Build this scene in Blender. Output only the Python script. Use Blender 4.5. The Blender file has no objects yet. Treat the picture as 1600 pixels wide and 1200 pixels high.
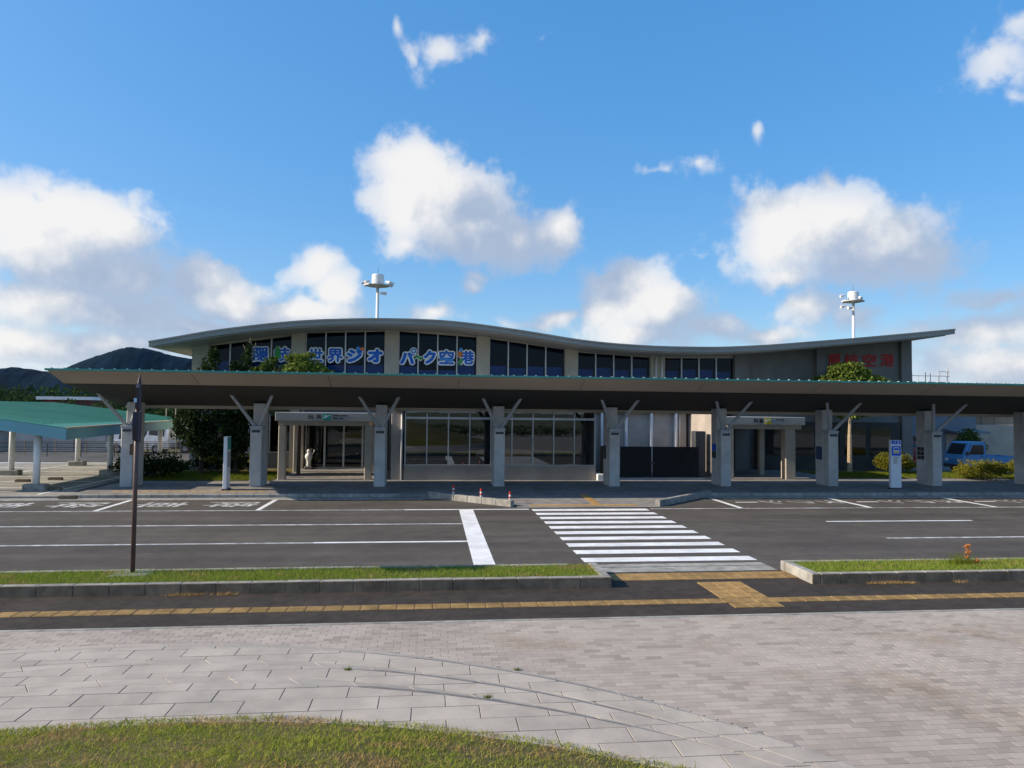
import bpy, math, random
import numpy as np
from mathutils import Matrix, Vector
random.seed(7); rng = np.random.default_rng(7)
S = bpy.context.scene
COL = S.collection

# ------------------------------------------------------------------ camera
CAM_H, F_PX = 3.323, 1112.2
pitch, yaw, roll = .0386, .1104, .0105
Fw = Vector((math.sin(yaw)*math.cos(pitch), math.cos(yaw)*math.cos(pitch), math.sin(pitch)))
R0 = Vector((math.cos(yaw), -math.sin(yaw), 0)); U0 = R0.cross(Fw)
Rt = R0*math.cos(roll)+U0*math.sin(roll); Up = U0*math.cos(roll)-R0*math.sin(roll)
cd = bpy.data.cameras.new('camera'); cam = bpy.data.objects.new('camera', cd); COL.objects.link(cam)
cd.sensor_width = 36; cd.sensor_fit = 'HORIZONTAL'; cd.lens = 36*F_PX/1600; cd.clip_end = 6000; cd.clip_start = .05
M = Matrix.Identity(4)
for i in range(3):
    M[i][0] = Rt[i]; M[i][1] = Up[i]; M[i][2] = -Fw[i]
M[2][3] = CAM_H
cam.matrix_world = M
S.camera = cam

# ------------------------------------------------------------------ world, sun, exposure
SUN_EL, SUN_AZ = math.radians(28), math.radians(1.5)      # light travels +X, turned 1.5 degrees towards +Y
SKY = .15
SKY_S, SKY_V = 1.20, 2.26
EXPOSURE = .47
w = bpy.data.worlds.new('World'); S.world = w; w.use_nodes = True
nt = w.node_tree; nt.nodes.clear()
def N(t, nodes=None, **k):
    n = (nodes or nt).nodes.new(t)
    for a, b in k.items(): setattr(n, a, b)
    return n
def vm(tree, op, a, b=None, c=None):
    n = tree.nodes.new('ShaderNodeVectorMath'); n.operation = op
    for i, x in enumerate((a, b, c)):
        if x is None: continue
        if isinstance(x, (tuple, list)): n.inputs[i].default_value = x
        else: tree.links.new(x, n.inputs[i])
    return n.outputs['Value'] if op in ('LENGTH', 'DOT_PRODUCT', 'DISTANCE') else n.outputs['Vector']
def mm(tree, op, a, b=None, c=None, clamp=False):
    n = tree.nodes.new('ShaderNodeMath'); n.operation = op; n.use_clamp = clamp
    for i, x in enumerate((a, b, c)):
        if x is None: continue
        if isinstance(x, (int, float)): n.inputs[i].default_value = x
        else: tree.links.new(x, n.inputs[i])
    return n.outputs[0]
def mrange(tree, v, a, b, c, d, smooth=True):
    n = tree.nodes.new('ShaderNodeMapRange'); n.interpolation_type = 'SMOOTHSTEP' if smooth else 'LINEAR'
    tree.links.new(v, n.inputs[0])
    for i, x in enumerate((a, b, c, d)): n.inputs[1+i].default_value = x
    return n.outputs[0]
# cumulus clouds: azimuth, elevation, half width, half height (radians), solidity
CLOUDS = [
 (-0.03,0.324,0.065,0.052,1),(0.008,0.285,0.094,0.07,1),(0.058,0.257,0.085,0.056,1),(-0.05,0.28,0.056,0.059,1),(0.108,0.241,0.054,0.04,0.95),(0.161,0.241,0.04,0.041,1),
 (0.056,0.195,0.045,0.02,0.5),(-0.036,0.226,0.072,0.031,0.6),(0.469,0.238,0.079,0.054,1),(0.527,0.241,0.09,0.059,1),(0.587,0.209,0.09,0.058,0.95),(0.628,0.185,0.063,0.043,0.9),
 (0.529,0.293,0.031,0.032,0.5),(0.488,0.189,0.081,0.034,0.7),(0.507,0.139,0.056,0.038,0.75),(0.556,0.128,0.063,0.036,0.55),(0.275,0.168,0.07,0.05,1),(0.327,0.145,0.063,0.041,1),
 (0.244,0.137,0.059,0.043,0.85),(0.288,0.111,0.099,0.036,0.8),(0.382,0.113,0.072,0.027,0.71),(0.353,0.223,0.027,0.023,0.3),(-0.507,0.211,0.081,0.05,1),(-0.451,0.225,0.076,0.047,1),
 (-0.409,0.208,0.067,0.052,0.95),(-0.462,0.174,0.117,0.047,0.95),(-0.402,0.154,0.081,0.036,0.94),(-0.474,0.124,0.117,0.04,0.88),(-0.387,0.116,0.108,0.034,0.83),(-0.3,0.154,0.058,0.041,1),
 (-0.26,0.141,0.081,0.045,0.99),(-0.184,0.128,0.108,0.032,0.9),(-0.167,0.191,0.04,0.027,0.94),(-0.135,0.161,0.043,0.032,0.94),(-0.503,0.07,0.099,0.031,0.88),(-0.406,0.071,0.144,0.027,0.83),
 (-0.299,0.097,0.126,0.027,0.77),(-0.04,0.466,0.036,0.04,0.42),(0.005,0.476,0.05,0.036,0.48),(0.061,0.488,0.032,0.031,0.4),(-0.06,0.498,0.016,0.022,0.34),(0.374,0.325,0.052,0.025,0.4),
 (0.314,0.323,0.063,0.016,0.3),(0.446,0.356,0.022,0.031,0.38),(0.723,0.398,0.059,0.063,0.45),(0.734,0.433,0.031,0.036,0.36),(0.733,0.356,0.041,0.031,0.34),(0.146,0.492,0.032,0.025,0.22),
 (0.001,0.131,0.054,0.018,0.63),(0.046,0.18,0.031,0.023,0.57),(0.712,0.134,0.072,0.02,0.52),(0.692,0.098,0.117,0.032,0.74),(0.729,0.06,0.108,0.036,0.85),(0.456,0.103,0.054,0.02,0.78),
 (0.164,0.129,0.081,0.018,0.69),
]
g = bpy.data.node_groups.new('cloud_field', 'ShaderNodeTree')
g.interface.new_socket('Vector', in_out='INPUT', socket_type='NodeSocketVector')
g.interface.new_socket('Field', in_out='OUTPUT', socket_type='NodeSocketFloat')
g.interface.new_socket('Smooth', in_out='OUTPUT', socket_type='NodeSocketFloat')
g.interface.new_socket('Detail', in_out='OUTPUT', socket_type='NodeSocketFloat')
gi = g.nodes.new('NodeGroupInput'); go = g.nodes.new('NodeGroupOutput')
p = gi.outputs[0]
def gnoise(scale, detail, rough, off):
    n = g.nodes.new('ShaderNodeTexNoise'); n.noise_dimensions = '2D'; n.inputs['Scale'].default_value = scale; n.inputs['Detail'].default_value = detail
    n.inputs['Roughness'].default_value = rough
    g.links.new(vm(g, 'ADD', p, off), n.inputs['Vector']); return n
warp = gnoise(9, 2, .5, (3.1, 1.7, 0)).outputs['Color']
pw = vm(g, 'MULTIPLY_ADD', vm(g, 'SUBTRACT', warp, (.5, .5, .5)), (.07, .05, 0), p)
acc = None
for az, el, rx, ry, s in CLOUDS:
    d = vm(g, 'LENGTH', vm(g, 'MULTIPLY_ADD', pw, (1/rx, 1/ry, 0), (-az/rx, -el/ry, 0)))
    f = mm(g, 'MULTIPLY_ADD', d, -.8*s**.5, s)
    acc = f if acc is None else mm(g, 'SMOOTH_MAX', acc, f, .22)
# the same kind of broken cumulus goes on round the rest of the sky
sp = g.nodes.new('ShaderNodeSeparateXYZ'); g.links.new(p, sp.inputs[0])
big = gnoise(3.2, 3, .5, (7.3, 2.2, 0)).outputs['Fac']
away = mrange(g, mm(g, 'ABSOLUTE', mm(g, 'SUBTRACT', sp.outputs[0], .11)), .72, .9, 0, 1)
lowsky = mrange(g, sp.outputs[1], .75, .25, -.25, .12)
rest = mm(g, 'ADD', mm(g, 'MULTIPLY', mm(g, 'SUBTRACT', big, .56), 5), lowsky)
rest = mm(g, 'SUBTRACT', mm(g, 'MULTIPLY', mm(g, 'ADD', rest, 1.0), away), 1.0)
acc = mm(g, 'MAXIMUM', acc, rest)
fn_ = gnoise(24, 7, .6, (0, 0, 4.4)).outputs['Fac']
vo = g.nodes.new('ShaderNodeTexVoronoi'); vo.voronoi_dimensions = '2D'; vo.feature = 'SMOOTH_F1'; vo.inputs['Scale'].default_value = 26; vo.inputs['Detail'].default_value = 2.5; vo.inputs['Roughness'].default_value = .55; vo.inputs['Smoothness'].default_value = .35
vo.normalize = True
g.links.new(vm(g, 'MULTIPLY_ADD', vm(g, 'SUBTRACT', warp, (.5, .5, .5)), (.03, .03, 0), p), vo.inputs['Vector'])
fb = mm(g, 'ADD', mm(g, 'MULTIPLY', fn_, .75), mm(g, 'MULTIPLY', mm(g, 'SUBTRACT', .55, vo.outputs['Distance']), .55))
g.links.new(acc, go.inputs[1]); g.links.new(fb, go.inputs[2])
acc = mm(g, 'MULTIPLY_ADD', mm(g, 'SUBTRACT', fb, .5), 1.05, acc)
g.links.new(acc, go.inputs[0])

tc = N('ShaderNodeTexCoord'); sx = N('ShaderNodeSeparateXYZ'); nt.links.new(tc.outputs['Generated'], sx.inputs[0])
az = mm(nt, 'ARCTAN2', sx.outputs[0], sx.outputs[1]); el = mm(nt, 'ARCSINE', sx.outputs[2])
cx = N('ShaderNodeCombineXYZ'); nt.links.new(az, cx.inputs[0]); nt.links.new(el, cx.inputs[1])
def field(off):
    n = N('ShaderNodeGroup'); n.node_tree = g
    nt.links.new(vm(nt, 'ADD', cx.outputs[0], off), n.inputs[0]); return n.outputs
q0 = field((0, 0, 0)); q1 = field((-.085, .060, 0)); f0 = q0[0]
dens = mrange(nt, f0, .03, .44, 0, 1)
thick = mrange(nt, f0, .35, 1.25, 0, 1)
lit = mm(nt, 'SUBTRACT', q0[1], q1[1])
lit = mm(nt, 'MULTIPLY_ADD', mm(nt, 'SUBTRACT', q0[2], .5), 1.1, lit)
lit = mrange(nt, lit, -.18, .92, 0, 1)
lit = mm(nt, 'SUBTRACT', mm(nt, 'ADD', mm(nt, 'MULTIPLY', lit, .95), .20), mm(nt, 'MULTIPLY', thick, .10), clamp=True)
sky = N('ShaderNodeTexSky'); sky.sky_type = 'NISHITA'; sky.sun_disc = False
sky.sun_elevation = SUN_EL; sky.sun_rotation = math.radians(-90)-SUN_AZ
sky.air_density = 1.0; sky.dust_density = 1.0; sky.ozone_density = 3.0; sky.altitude = 0
# the photograph's rendering of blue: highlights held back, hue kept away from cyan
sc_ = N('ShaderNodeSeparateColor'); sc_.mode = 'HSV'; nt.links.new(sky.outputs[0], sc_.inputs[0])
hs = N('ShaderNodeCombineColor'); hs.mode = 'HSV'
nt.links.new(mm(nt, 'MAXIMUM', mm(nt, 'MULTIPLY_ADD', sc_.outputs[0], .6, .240), .572), hs.inputs[0])
nt.links.new(mm(nt, 'MULTIPLY', mm(nt, 'POWER', sc_.outputs[1], .85), SKY_S, clamp=True), hs.inputs[1])
nt.links.new(mm(nt, 'MULTIPLY', mm(nt, 'POWER', sc_.outputs[2], .4), SKY_V), hs.inputs[2])
cm = N('ShaderNodeMix'); cm.data_type = 'RGBA'
cm.inputs[6].default_value = (1.45, 2.0, 2.95, 1); cm.inputs[7].default_value = (4.45, 4.4, 4.35, 1)
nt.links.new(lit, cm.inputs[0])
sm = N('ShaderNodeMix'); sm.data_type = 'RGBA'
thin = mrange(nt, q0[1], -.05, .70, .45, 1)
nt.links.new(mm(nt, 'MULTIPLY', mm(nt, 'MULTIPLY', dens, thin), .97), sm.inputs[0]); nt.links.new(hs.outputs[0], sm.inputs[6]); nt.links.new(cm.outputs[2], sm.inputs[7])
bg = N('ShaderNodeBackground'); bg.inputs[1].default_value = SKY
wo = N('ShaderNodeOutputWorld'); nt.links.new(sm.outputs[2], bg.inputs[0]); nt.links.new(bg.outputs[0], wo.inputs[0])
w.cycles.sampling_method = 'MANUAL'; w.cycles.sample_map_resolution = 512

sl = bpy.data.lights.new('sun', 'SUN'); sl.energy = 4.8; sl.angle = math.radians(.53); sl.color = (1, .86, .68)
sun = bpy.data.objects.new('sun', sl); COL.objects.link(sun)
ld = Vector((math.cos(SUN_EL)*math.cos(SUN_AZ), math.cos(SUN_EL)*math.sin(SUN_AZ), -math.sin(SUN_EL)))
sun.rotation_euler = ld.to_track_quat('-Z', 'Y').to_euler(); sun.location = (-30, 10, 40)
S.view_settings.view_transform = 'Standard'; S.view_settings.look = 'None'
S.view_settings.exposure = EXPOSURE; S.view_settings.gamma = 1; S.view_settings.use_curve_mapping = False
S.render.engine = 'CYCLES'
S.cycles.use_denoising = True; S.cycles.max_bounces = 7; S.cycles.diffuse_bounces = 4; S.cycles.glossy_bounces = 3
S.cycles.transparent_max_bounces = 8; S.cycles.sample_clamp_indirect = 6; S.cycles.caustics_reflective = False; S.cycles.caustics_refractive = False

# ------------------------------------------------------------------ materials
MAT = {}
def mat(name, c, c2=None, scale=3., rough=.8, bump=0., bscale=60., spec=.3, metal=0., big=0., bigscale=.35, island=0., fine=None, objrand=0., streak=0.):
    """procedural surface: two noises in world position, optional bump, slow wear patches and per-piece variation"""
    m = bpy.data.materials.new(name); m.use_nodes = True; t = m.node_tree
    b = t.nodes['Principled BSDF']; b.inputs['Roughness'].default_value = rough; b.inputs['Metallic'].default_value = metal
    b.inputs['Specular IOR Level'].default_value = spec
    geo = t.nodes.new('ShaderNodeNewGeometry'); pos = geo.outputs['Position']
    def noise(sc, det=4, ro=.6):
        n = t.nodes.new('ShaderNodeTexNoise'); n.inputs['Scale'].default_value = sc; n.inputs['Detail'].default_value = det
        n.inputs['Roughness'].default_value = ro; t.links.new(pos, n.inputs['Vector']); return n.outputs['Fac']
    c2 = c2 or tuple(min(1, x*.8) for x in c)
    mx = t.nodes.new('ShaderNodeMix'); mx.data_type = 'RGBA'
    mx.inputs[6].default_value = (*c, 1); mx.inputs[7].default_value = (*c2, 1)
    t.links.new(mrange(t, noise(scale), .36, .66, 0, 1), mx.inputs[0]); out = mx.outputs[2]
    def valmul(out, fac):
        h = t.nodes.new('ShaderNodeVectorMath'); h.operation = 'SCALE'
        t.links.new(out, h.inputs[0]); t.links.new(fac, h.inputs['Scale']); return h.outputs[0]
    if big: out = valmul(out, mrange(t, noise(bigscale, 5, .65), .3, .7, 1-big, 1+big*.6))
    if fine: out = valmul(out, mrange(t, noise(fine[0], 2, .5), .3, .7, 1-fine[1], 1+fine[1]))
    if island: out = valmul(out, mrange(t, geo.outputs['Random Per Island'], 0, 1, 1-island, 1+island*.6, False))
    if streak:
        mp = t.nodes.new('ShaderNodeVectorMath'); mp.operation = 'MULTIPLY'; t.links.new(pos, mp.inputs[0]); mp.inputs[1].default_value = (.06, 1.1, 1)
        n2 = t.nodes.new('ShaderNodeTexNoise'); n2.inputs['Scale'].default_value = 1; n2.inputs['Detail'].default_value = 3; t.links.new(mp.outputs[0], n2.inputs['Vector'])
        out = valmul(out, mrange(t, n2.outputs['Fac'], .32, .68, 1-streak, 1+streak))
    if objrand:
        oi = t.nodes.new('ShaderNodeObjectInfo'); out = valmul(out, mrange(t, oi.outputs['Random'], 0, 1, 1-objrand, 1+objrand*.6, False))
    t.links.new(out, b.inputs['Base Color'])
    if bump:
        bn = t.nodes.new('ShaderNodeBump'); bn.inputs['Strength'].default_value = bump; bn.inputs['Distance'].default_value = .01
        t.links.new(noise(bscale, 3), bn.inputs['Height']); t.links.new(bn.outputs[0], b.inputs['Normal'])
    MAT[name] = m; return m
def leafmat(name, c, c2, trans=.35, brown=None, bscale=1.2, bt=(.5, .62)):
    m = bpy.data.materials.new(name); m.use_nodes = True; t = m.node_tree; t.nodes.clear()
    geo = t.nodes.new('ShaderNodeNewGeometry')
    mx = t.nodes.new('ShaderNodeMix'); mx.data_type = 'RGBA'; mx.inputs[6].default_value = (*c, 1); mx.inputs[7].default_value = (*c2, 1)
    t.links.new(geo.outputs['Random Per Island'], mx.inputs[0]); out = mx.outputs[2]
    if brown:
        n = t.nodes.new('ShaderNodeTexNoise'); n.inputs['Scale'].default_value = bscale; n.inputs['Detail'].default_value = 4; t.links.new(geo.outputs['Position'], n.inputs['Vector'])
        k = mm(t, 'ADD', n.outputs['Fac'], mm(t, 'MULTIPLY', mm(t, 'SUBTRACT', geo.outputs['Random Per Island'], .5), .16))
        m2 = t.nodes.new('ShaderNodeMix'); m2.data_type = 'RGBA'; t.links.new(mrange(t, k, bt[0], bt[1], 0, 1), m2.inputs[0])
        t.links.new(out, m2.inputs[6]); m2.inputs[7].default_value = (*brown, 1); out = m2.outputs[2]
    d = t.nodes.new('ShaderNodeBsdfDiffuse'); tr = t.nodes.new('ShaderNodeBsdfTranslucent')
    t.links.new(out, d.inputs[0]); t.links.new(out, tr.inputs[0])
    ms = t.nodes.new('ShaderNodeMixShader'); ms.inputs[0].default_value = trans
    t.links.new(d.outputs[0], ms.inputs[1]); t.links.new(tr.outputs[0], ms.inputs[2])
    o = t.nodes.new('ShaderNodeOutputMaterial'); t.links.new(ms.outputs[0], o.inputs[0]); MAT[name] = m; return m
def glassmat(name, c, refl, rough=.015):
    m = bpy.data.materials.new(name); m.use_nodes = True; t = m.node_tree; t.nodes.clear()
    tr = t.nodes.new('ShaderNodeBsdfTransparent'); tr.inputs[0].default_value = (*c, 1)
    gl = t.nodes.new('ShaderNodeBsdfGlossy'); gl.inputs['Roughness'].default_value = rough; gl.inputs[0].default_value = (.92, .97, 1, 1)
    lw = t.nodes.new('ShaderNodeFresnel'); lw.inputs[0].default_value = 1.5
    geo = t.nodes.new('ShaderNodeNewGeometry'); n = t.nodes.new('ShaderNodeTexNoise'); n.inputs['Scale'].default_value = .9; t.links.new(geo.outputs['Position'], n.inputs['Vector'])
    bn = t.nodes.new('ShaderNodeBump'); bn.inputs['Strength'].default_value = .05; bn.inputs['Distance'].default_value = .02; t.links.new(n.outputs['Fac'], bn.inputs['Height']); t.links.new(bn.outputs[0], gl.inputs['Normal'])
    ms = t.nodes.new('ShaderNodeMixShader'); t.links.new(mm(t, 'MULTIPLY', lw.outputs[0], refl, clamp=True), ms.inputs[0])
    t.links.new(tr.outputs[0], ms.inputs[1]); t.links.new(gl.outputs[0], ms.inputs[2])
    o = t.nodes.new('ShaderNodeOutputMaterial'); t.links.new(ms.outputs[0], o.inputs[0]); MAT[name] = m; return m

mat('asphalt_road', (.090, .079, .068), (.076, .067, .058), 2.2, .9, .35, 220, .25, big=.2, bigscale=.3, fine=(300, .22), streak=.16)
mat('asphalt_path', (.056, .046, .038), (.040, .033, .028), 5, .92, .5, 150, .2, big=.25, bigscale=.8, fine=(220, .28))
mat('asphalt_dark', (.10, .10, .098), (.075, .075, .075), 2, .92, .3, 150, .2, big=.2, fine=(200, .2))
mat('ground_earth', (.10, .11, .06), (.07, .075, .04), .05, .95, .2, 5)
mat('lot_concrete', (.33, .315, .29), (.25, .24, .22), 1.3, .9, .2, 80, .2, big=.25, bigscale=.3, fine=(160, .12))
mat('sidewalk', (.27, .255, .24), (.20, .19, .18), 3, .88, .2, 70, .25, big=.2, bigscale=.6, fine=(40, .14))
mat('paint_white', (.80, .80, .79), (.70, .70, .69), 3, .7, .2, 150, .3, big=.16, bigscale=1.4, fine=(30, .10))
mat('paint_worn', (.56, .56, .55), (.30, .30, .29), 4, .8, .2, 150, .3, big=.25, bigscale=.9, fine=(60, .22))
mat('kerb_concrete', (.36, .345, .31), (.25, .24, .215), 4, .88, .35, 90, .25, big=.25, bigscale=.7, fine=(120, .14), objrand=.08)
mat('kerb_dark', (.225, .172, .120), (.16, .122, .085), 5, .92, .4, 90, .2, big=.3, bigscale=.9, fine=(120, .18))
mat('granite', (.43, .378, .316), (.375, .33, .276), 2.5, .72, .15, 120, .35, big=.16, bigscale=.7, fine=(170, .12), objrand=.07)
mat('mortar', (.24, .215, .195), (.16, .14, .125), 6, .95, .3, 90)
mat('tactile', (.31, .20, .08), (.23, .145, .055), 5, .85, .2, 90, .25, big=.25, bigscale=1.3, fine=(130, .12))
mat('tactile_far', (.45, .27, .09), (.36, .21, .07), 5, .85)
mat('soil', (.15, .125, .055), (.10, .085, .04), 9, .98, .6, 70, .1, fine=(60, .3))
mat('canopy_taupe', (.48, .41, .325), (.42, .36, .285), .7, .6, .05, 20, .3, big=.06)
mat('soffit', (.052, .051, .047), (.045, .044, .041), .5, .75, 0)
mat('green_trim', (.06, .28, .23), (.05, .24, .20), 2, .5, 0, spec=.4)
mat('green_roof', (.06, .255, .185), (.052, .225, .165), .5, .62, .04, 15, .3, big=.08)
mat('green_fascia', (.16, .38, .44), (.14, .34, .40), .7, .6)
mat('pier_concrete', (.56, .545, .52), (.47, .455, .435), 2.2, .8, .2, 70, .25, big=.12, bigscale=.8, fine=(110, .07))
mat('strut_metal', (.42, .44, .46), (.36, .38, .40), 2, .5, 0, spec=.4)
mat('metal_dark', (.06, .065, .075), (.05, .054, .06), 2, .5)
mat('roof_metal', (.29, .285, .27), (.25, .245, .232), .4, .5, .03, 10, .4, big=.08)
mat('wall_beige', (.46, .41, .33), (.41, .365, .295), .9, .85, .12, 60, .2, big=.10, bigscale=.5)
mat('wall_grey', (.20, .195, .185), (.175, .17, .162), .9, .85, .12, 60, .2, big=.10, bigscale=.5)
mat('wall_pinkish', (.42, .37, .325), (.36, .32, .285), .8, .85, .12, 60, .2, big=.12, bigscale=.6)
mat('eave_soffit', (.38, .37, .34), (.33, .32, .30), .6, .8, 0, big=.1)
mat('alu', (.52, .53, .53), (.46, .47, .47), 3, .42, 0, spec=.5, metal=.3)
mat('white_metal', (.78, .78, .77), (.70, .70, .70), 2, .45, 0, spec=.45)
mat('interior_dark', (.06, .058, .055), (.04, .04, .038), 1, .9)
mat('interior_floor', (.22, .2, .18), (.18, .165, .15), 1, .5)
mat('interior_wall', (.25, .235, .21), (.2, .19, .17), 1, .9)
mat('reflection_pale', (.30, .56, .86), (.26, .49, .78), .6, .8)
mat('navy_blue', (.05, .085, .17), (.04, .07, .145), .6, .8)
mat('gate_black', (.009, .010, .012), (.006, .007, .008), 3, .55, spec=.3)
mat('brown_wood', (.10, .06, .035), (.075, .045, .026), 4, .7)
mat('pole_brown', (.115, .070, .062), (.085, .052, .05), 3, .5, spec=.4)
mat('pole_purple', (.030, .020, .032), (.022, .016, .025), 3, .5, spec=.4)
mat('lightblue_plate', (.35, .55, .70), None, 3, .4)
mat('letter_blue', (.014, .15, .62), (.013, .135, .57), 1.5, .5)
mat('letter_white', (.93, .94, .95), None, 3, .55)
mat('letter_sky', (.07, .32, .75), None, 3, .5); mat('letter_orange', (.72, .22, .035), None, 3, .5); mat('letter_green', (.05, .36, .07), None, 3, .5)
mat('letter_red', (.42, .015, .012), (.34, .012, .01), 3, .5)
mat('sign_grey', (.36, .35, .33), (.32, .31, .29), 1, .7); mat('sign_text', (.025, .025, .025), None, 3, .6)
mat('sign_green', (.03, .33, .25), None, 3, .5); mat('sign_yellow', (.72, .55, .02), None, 3, .5)
mat('sign_blue', (.015, .10, .62), None, 3, .4); mat('sign_white', (.72, .75, .78), (.66, .69, .72), 1.5, .45, big=.06)
mat('post_red', (.62, .05, .025), None, 3, .45); mat('post_white', (.8, .8, .8), None, 3, .4)
mat('truck_blue', (.065, .25, .52), (.058, .225, .48), 2, .3, spec=.5); mat('car_red', (.30, .02, .02), None, 3, .3, spec=.5)
mat('car_white', (.72, .74, .76), None, 3, .3, spec=.5); mat('car_dark', (.03, .035, .05), None, 3, .25, spec=.5); mat('car_glass', (.012, .016, .02), None, 3, .08, spec=.6)
mat('tyre', (.015, .015, .015), None, 3, .9); mat('rim', (.4, .4, .42), None, 3, .4, metal=.6)
mat('lamp_glass', (.8, .8, .78), None, 3, .15, spec=.6)
mat('bldg_bluegrey', (.20, .225, .26), (.175, .2, .23), .6, .8, big=.1); mat('bldg_beige', (.46, .385, .30), (.40, .335, .26), .6, .85, big=.1)
mat('bldg_pale', (.40, .39, .385), (.34, .335, .33), .5, .85, big=.12); mat('roof_rust', (.16, .06, .05), None, 1, .7)
mat('bark', (.09, .068, .05), (.055, .042, .03), 12, .95, .6, 40); mat('bark_pale', (.42, .33, .22), (.33, .25, .16), 9, .9, .4, 40)
mat('forest_haze', (.006, .021, .040), (.004, .016, .031), .05, .98, spec=.05, big=.25, bigscale=.03)  # blue of the air and shade put into the hill's colour
mat('canopy_top', (.17, .22, .20), (.14, .185, .17), .6, .6)
mat('seam_pale', (.42, .60, .54), (.36, .52, .47), 2, .4, spec=.5)
mat('rust', (.30, .2, .13), None, 6, .7)
leafmat('leaf_dark', (.018, .032, .012), (.045, .065, .022), .25); leafmat('leaf_mid', (.05, .085, .02), (.11, .15, .035)); leafmat('leaf_yellow', (.13, .135, .018), (.25, .23, .035))
leafmat('leaf_sun', (.085, .14, .025), (.22, .26, .055)); leafmat('leaf_hedge', (.02, .035, .014), (.045, .065, .022)); leafmat('leaf_orange', (.55, .20, .05), (.68, .3, .1))
leafmat('grass_mound', (.20, .25, .028), (.36, .37, .07), .3, (.42, .29, .12), 2.1, (.49, .62))
leafmat('grass_island', (.16, .235, .03), (.30, .36, .07), .3, (.40, .32, .12), 2.2, (.55, .68))
leafmat('grass_bed', (.10, .14, .015), (.18, .20, .03), .3); leafmat('straw', (.40, .26, .10), (.5, .34, .15), .2)
leafmat('forest_leaf', (.022, .045, .020), (.05, .085, .03), .2); leafmat('forest_far', (.013, .026, .024), (.026, .042, .034), .1)
glassmat('glass_bay', (.42, .46, .47), 2.6); glassmat('glass_upper', (.46, .55, .70), .25); glassmat('glass_door', (.55, .57, .56), 1.3)
# pavers: colour differs from paver to paver, soft rusty stains lie over them
def pavermat():
    m = mat('paver', (.415, .356, .302), (.36, .308, .262), 2, .85, .25, 110, .25, big=.10, bigscale=.5, island=0, fine=(150, .12))
    t = m.node_tree; b = t.nodes['Principled BSDF']; src = b.inputs['Base Color'].links[0].from_socket
    geo = t.nodes.new('ShaderNodeNewGeometry'); oi = t.nodes.new('ShaderNodeObjectInfo')
    at = t.nodes.new('ShaderNodeAttribute'); at.attribute_name = 'tone'
    v = mm(t, 'MULTIPLY', at.outputs['Fac'], 1.0)
    sc = t.nodes.new('ShaderNodeVectorMath'); sc.operation = 'SCALE'; t.links.new(src, sc.inputs[0]); t.links.new(v, sc.inputs['Scale'])
    n = t.nodes.new('ShaderNodeTexNoise'); n.inputs['Scale'].default_value = .55; n.inputs['Detail'].default_value = 5; t.links.new(geo.outputs['Position'], n.inputs['Vector'])
    mx = t.nodes.new('ShaderNodeMix'); mx.data_type = 'RGBA'; mx.blend_type = 'MULTIPLY'; t.links.new(mrange(t, n.outputs['Fac'], .55, .72, 0, .6), mx.inputs[0])
    t.links.new(sc.outputs[0], mx.inputs[6]); mx.inputs[7].default_value = (.74, .62, .50, 1)
    t.links.new(mx.outputs[2], b.inputs['Base Color'])
pavermat()

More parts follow.
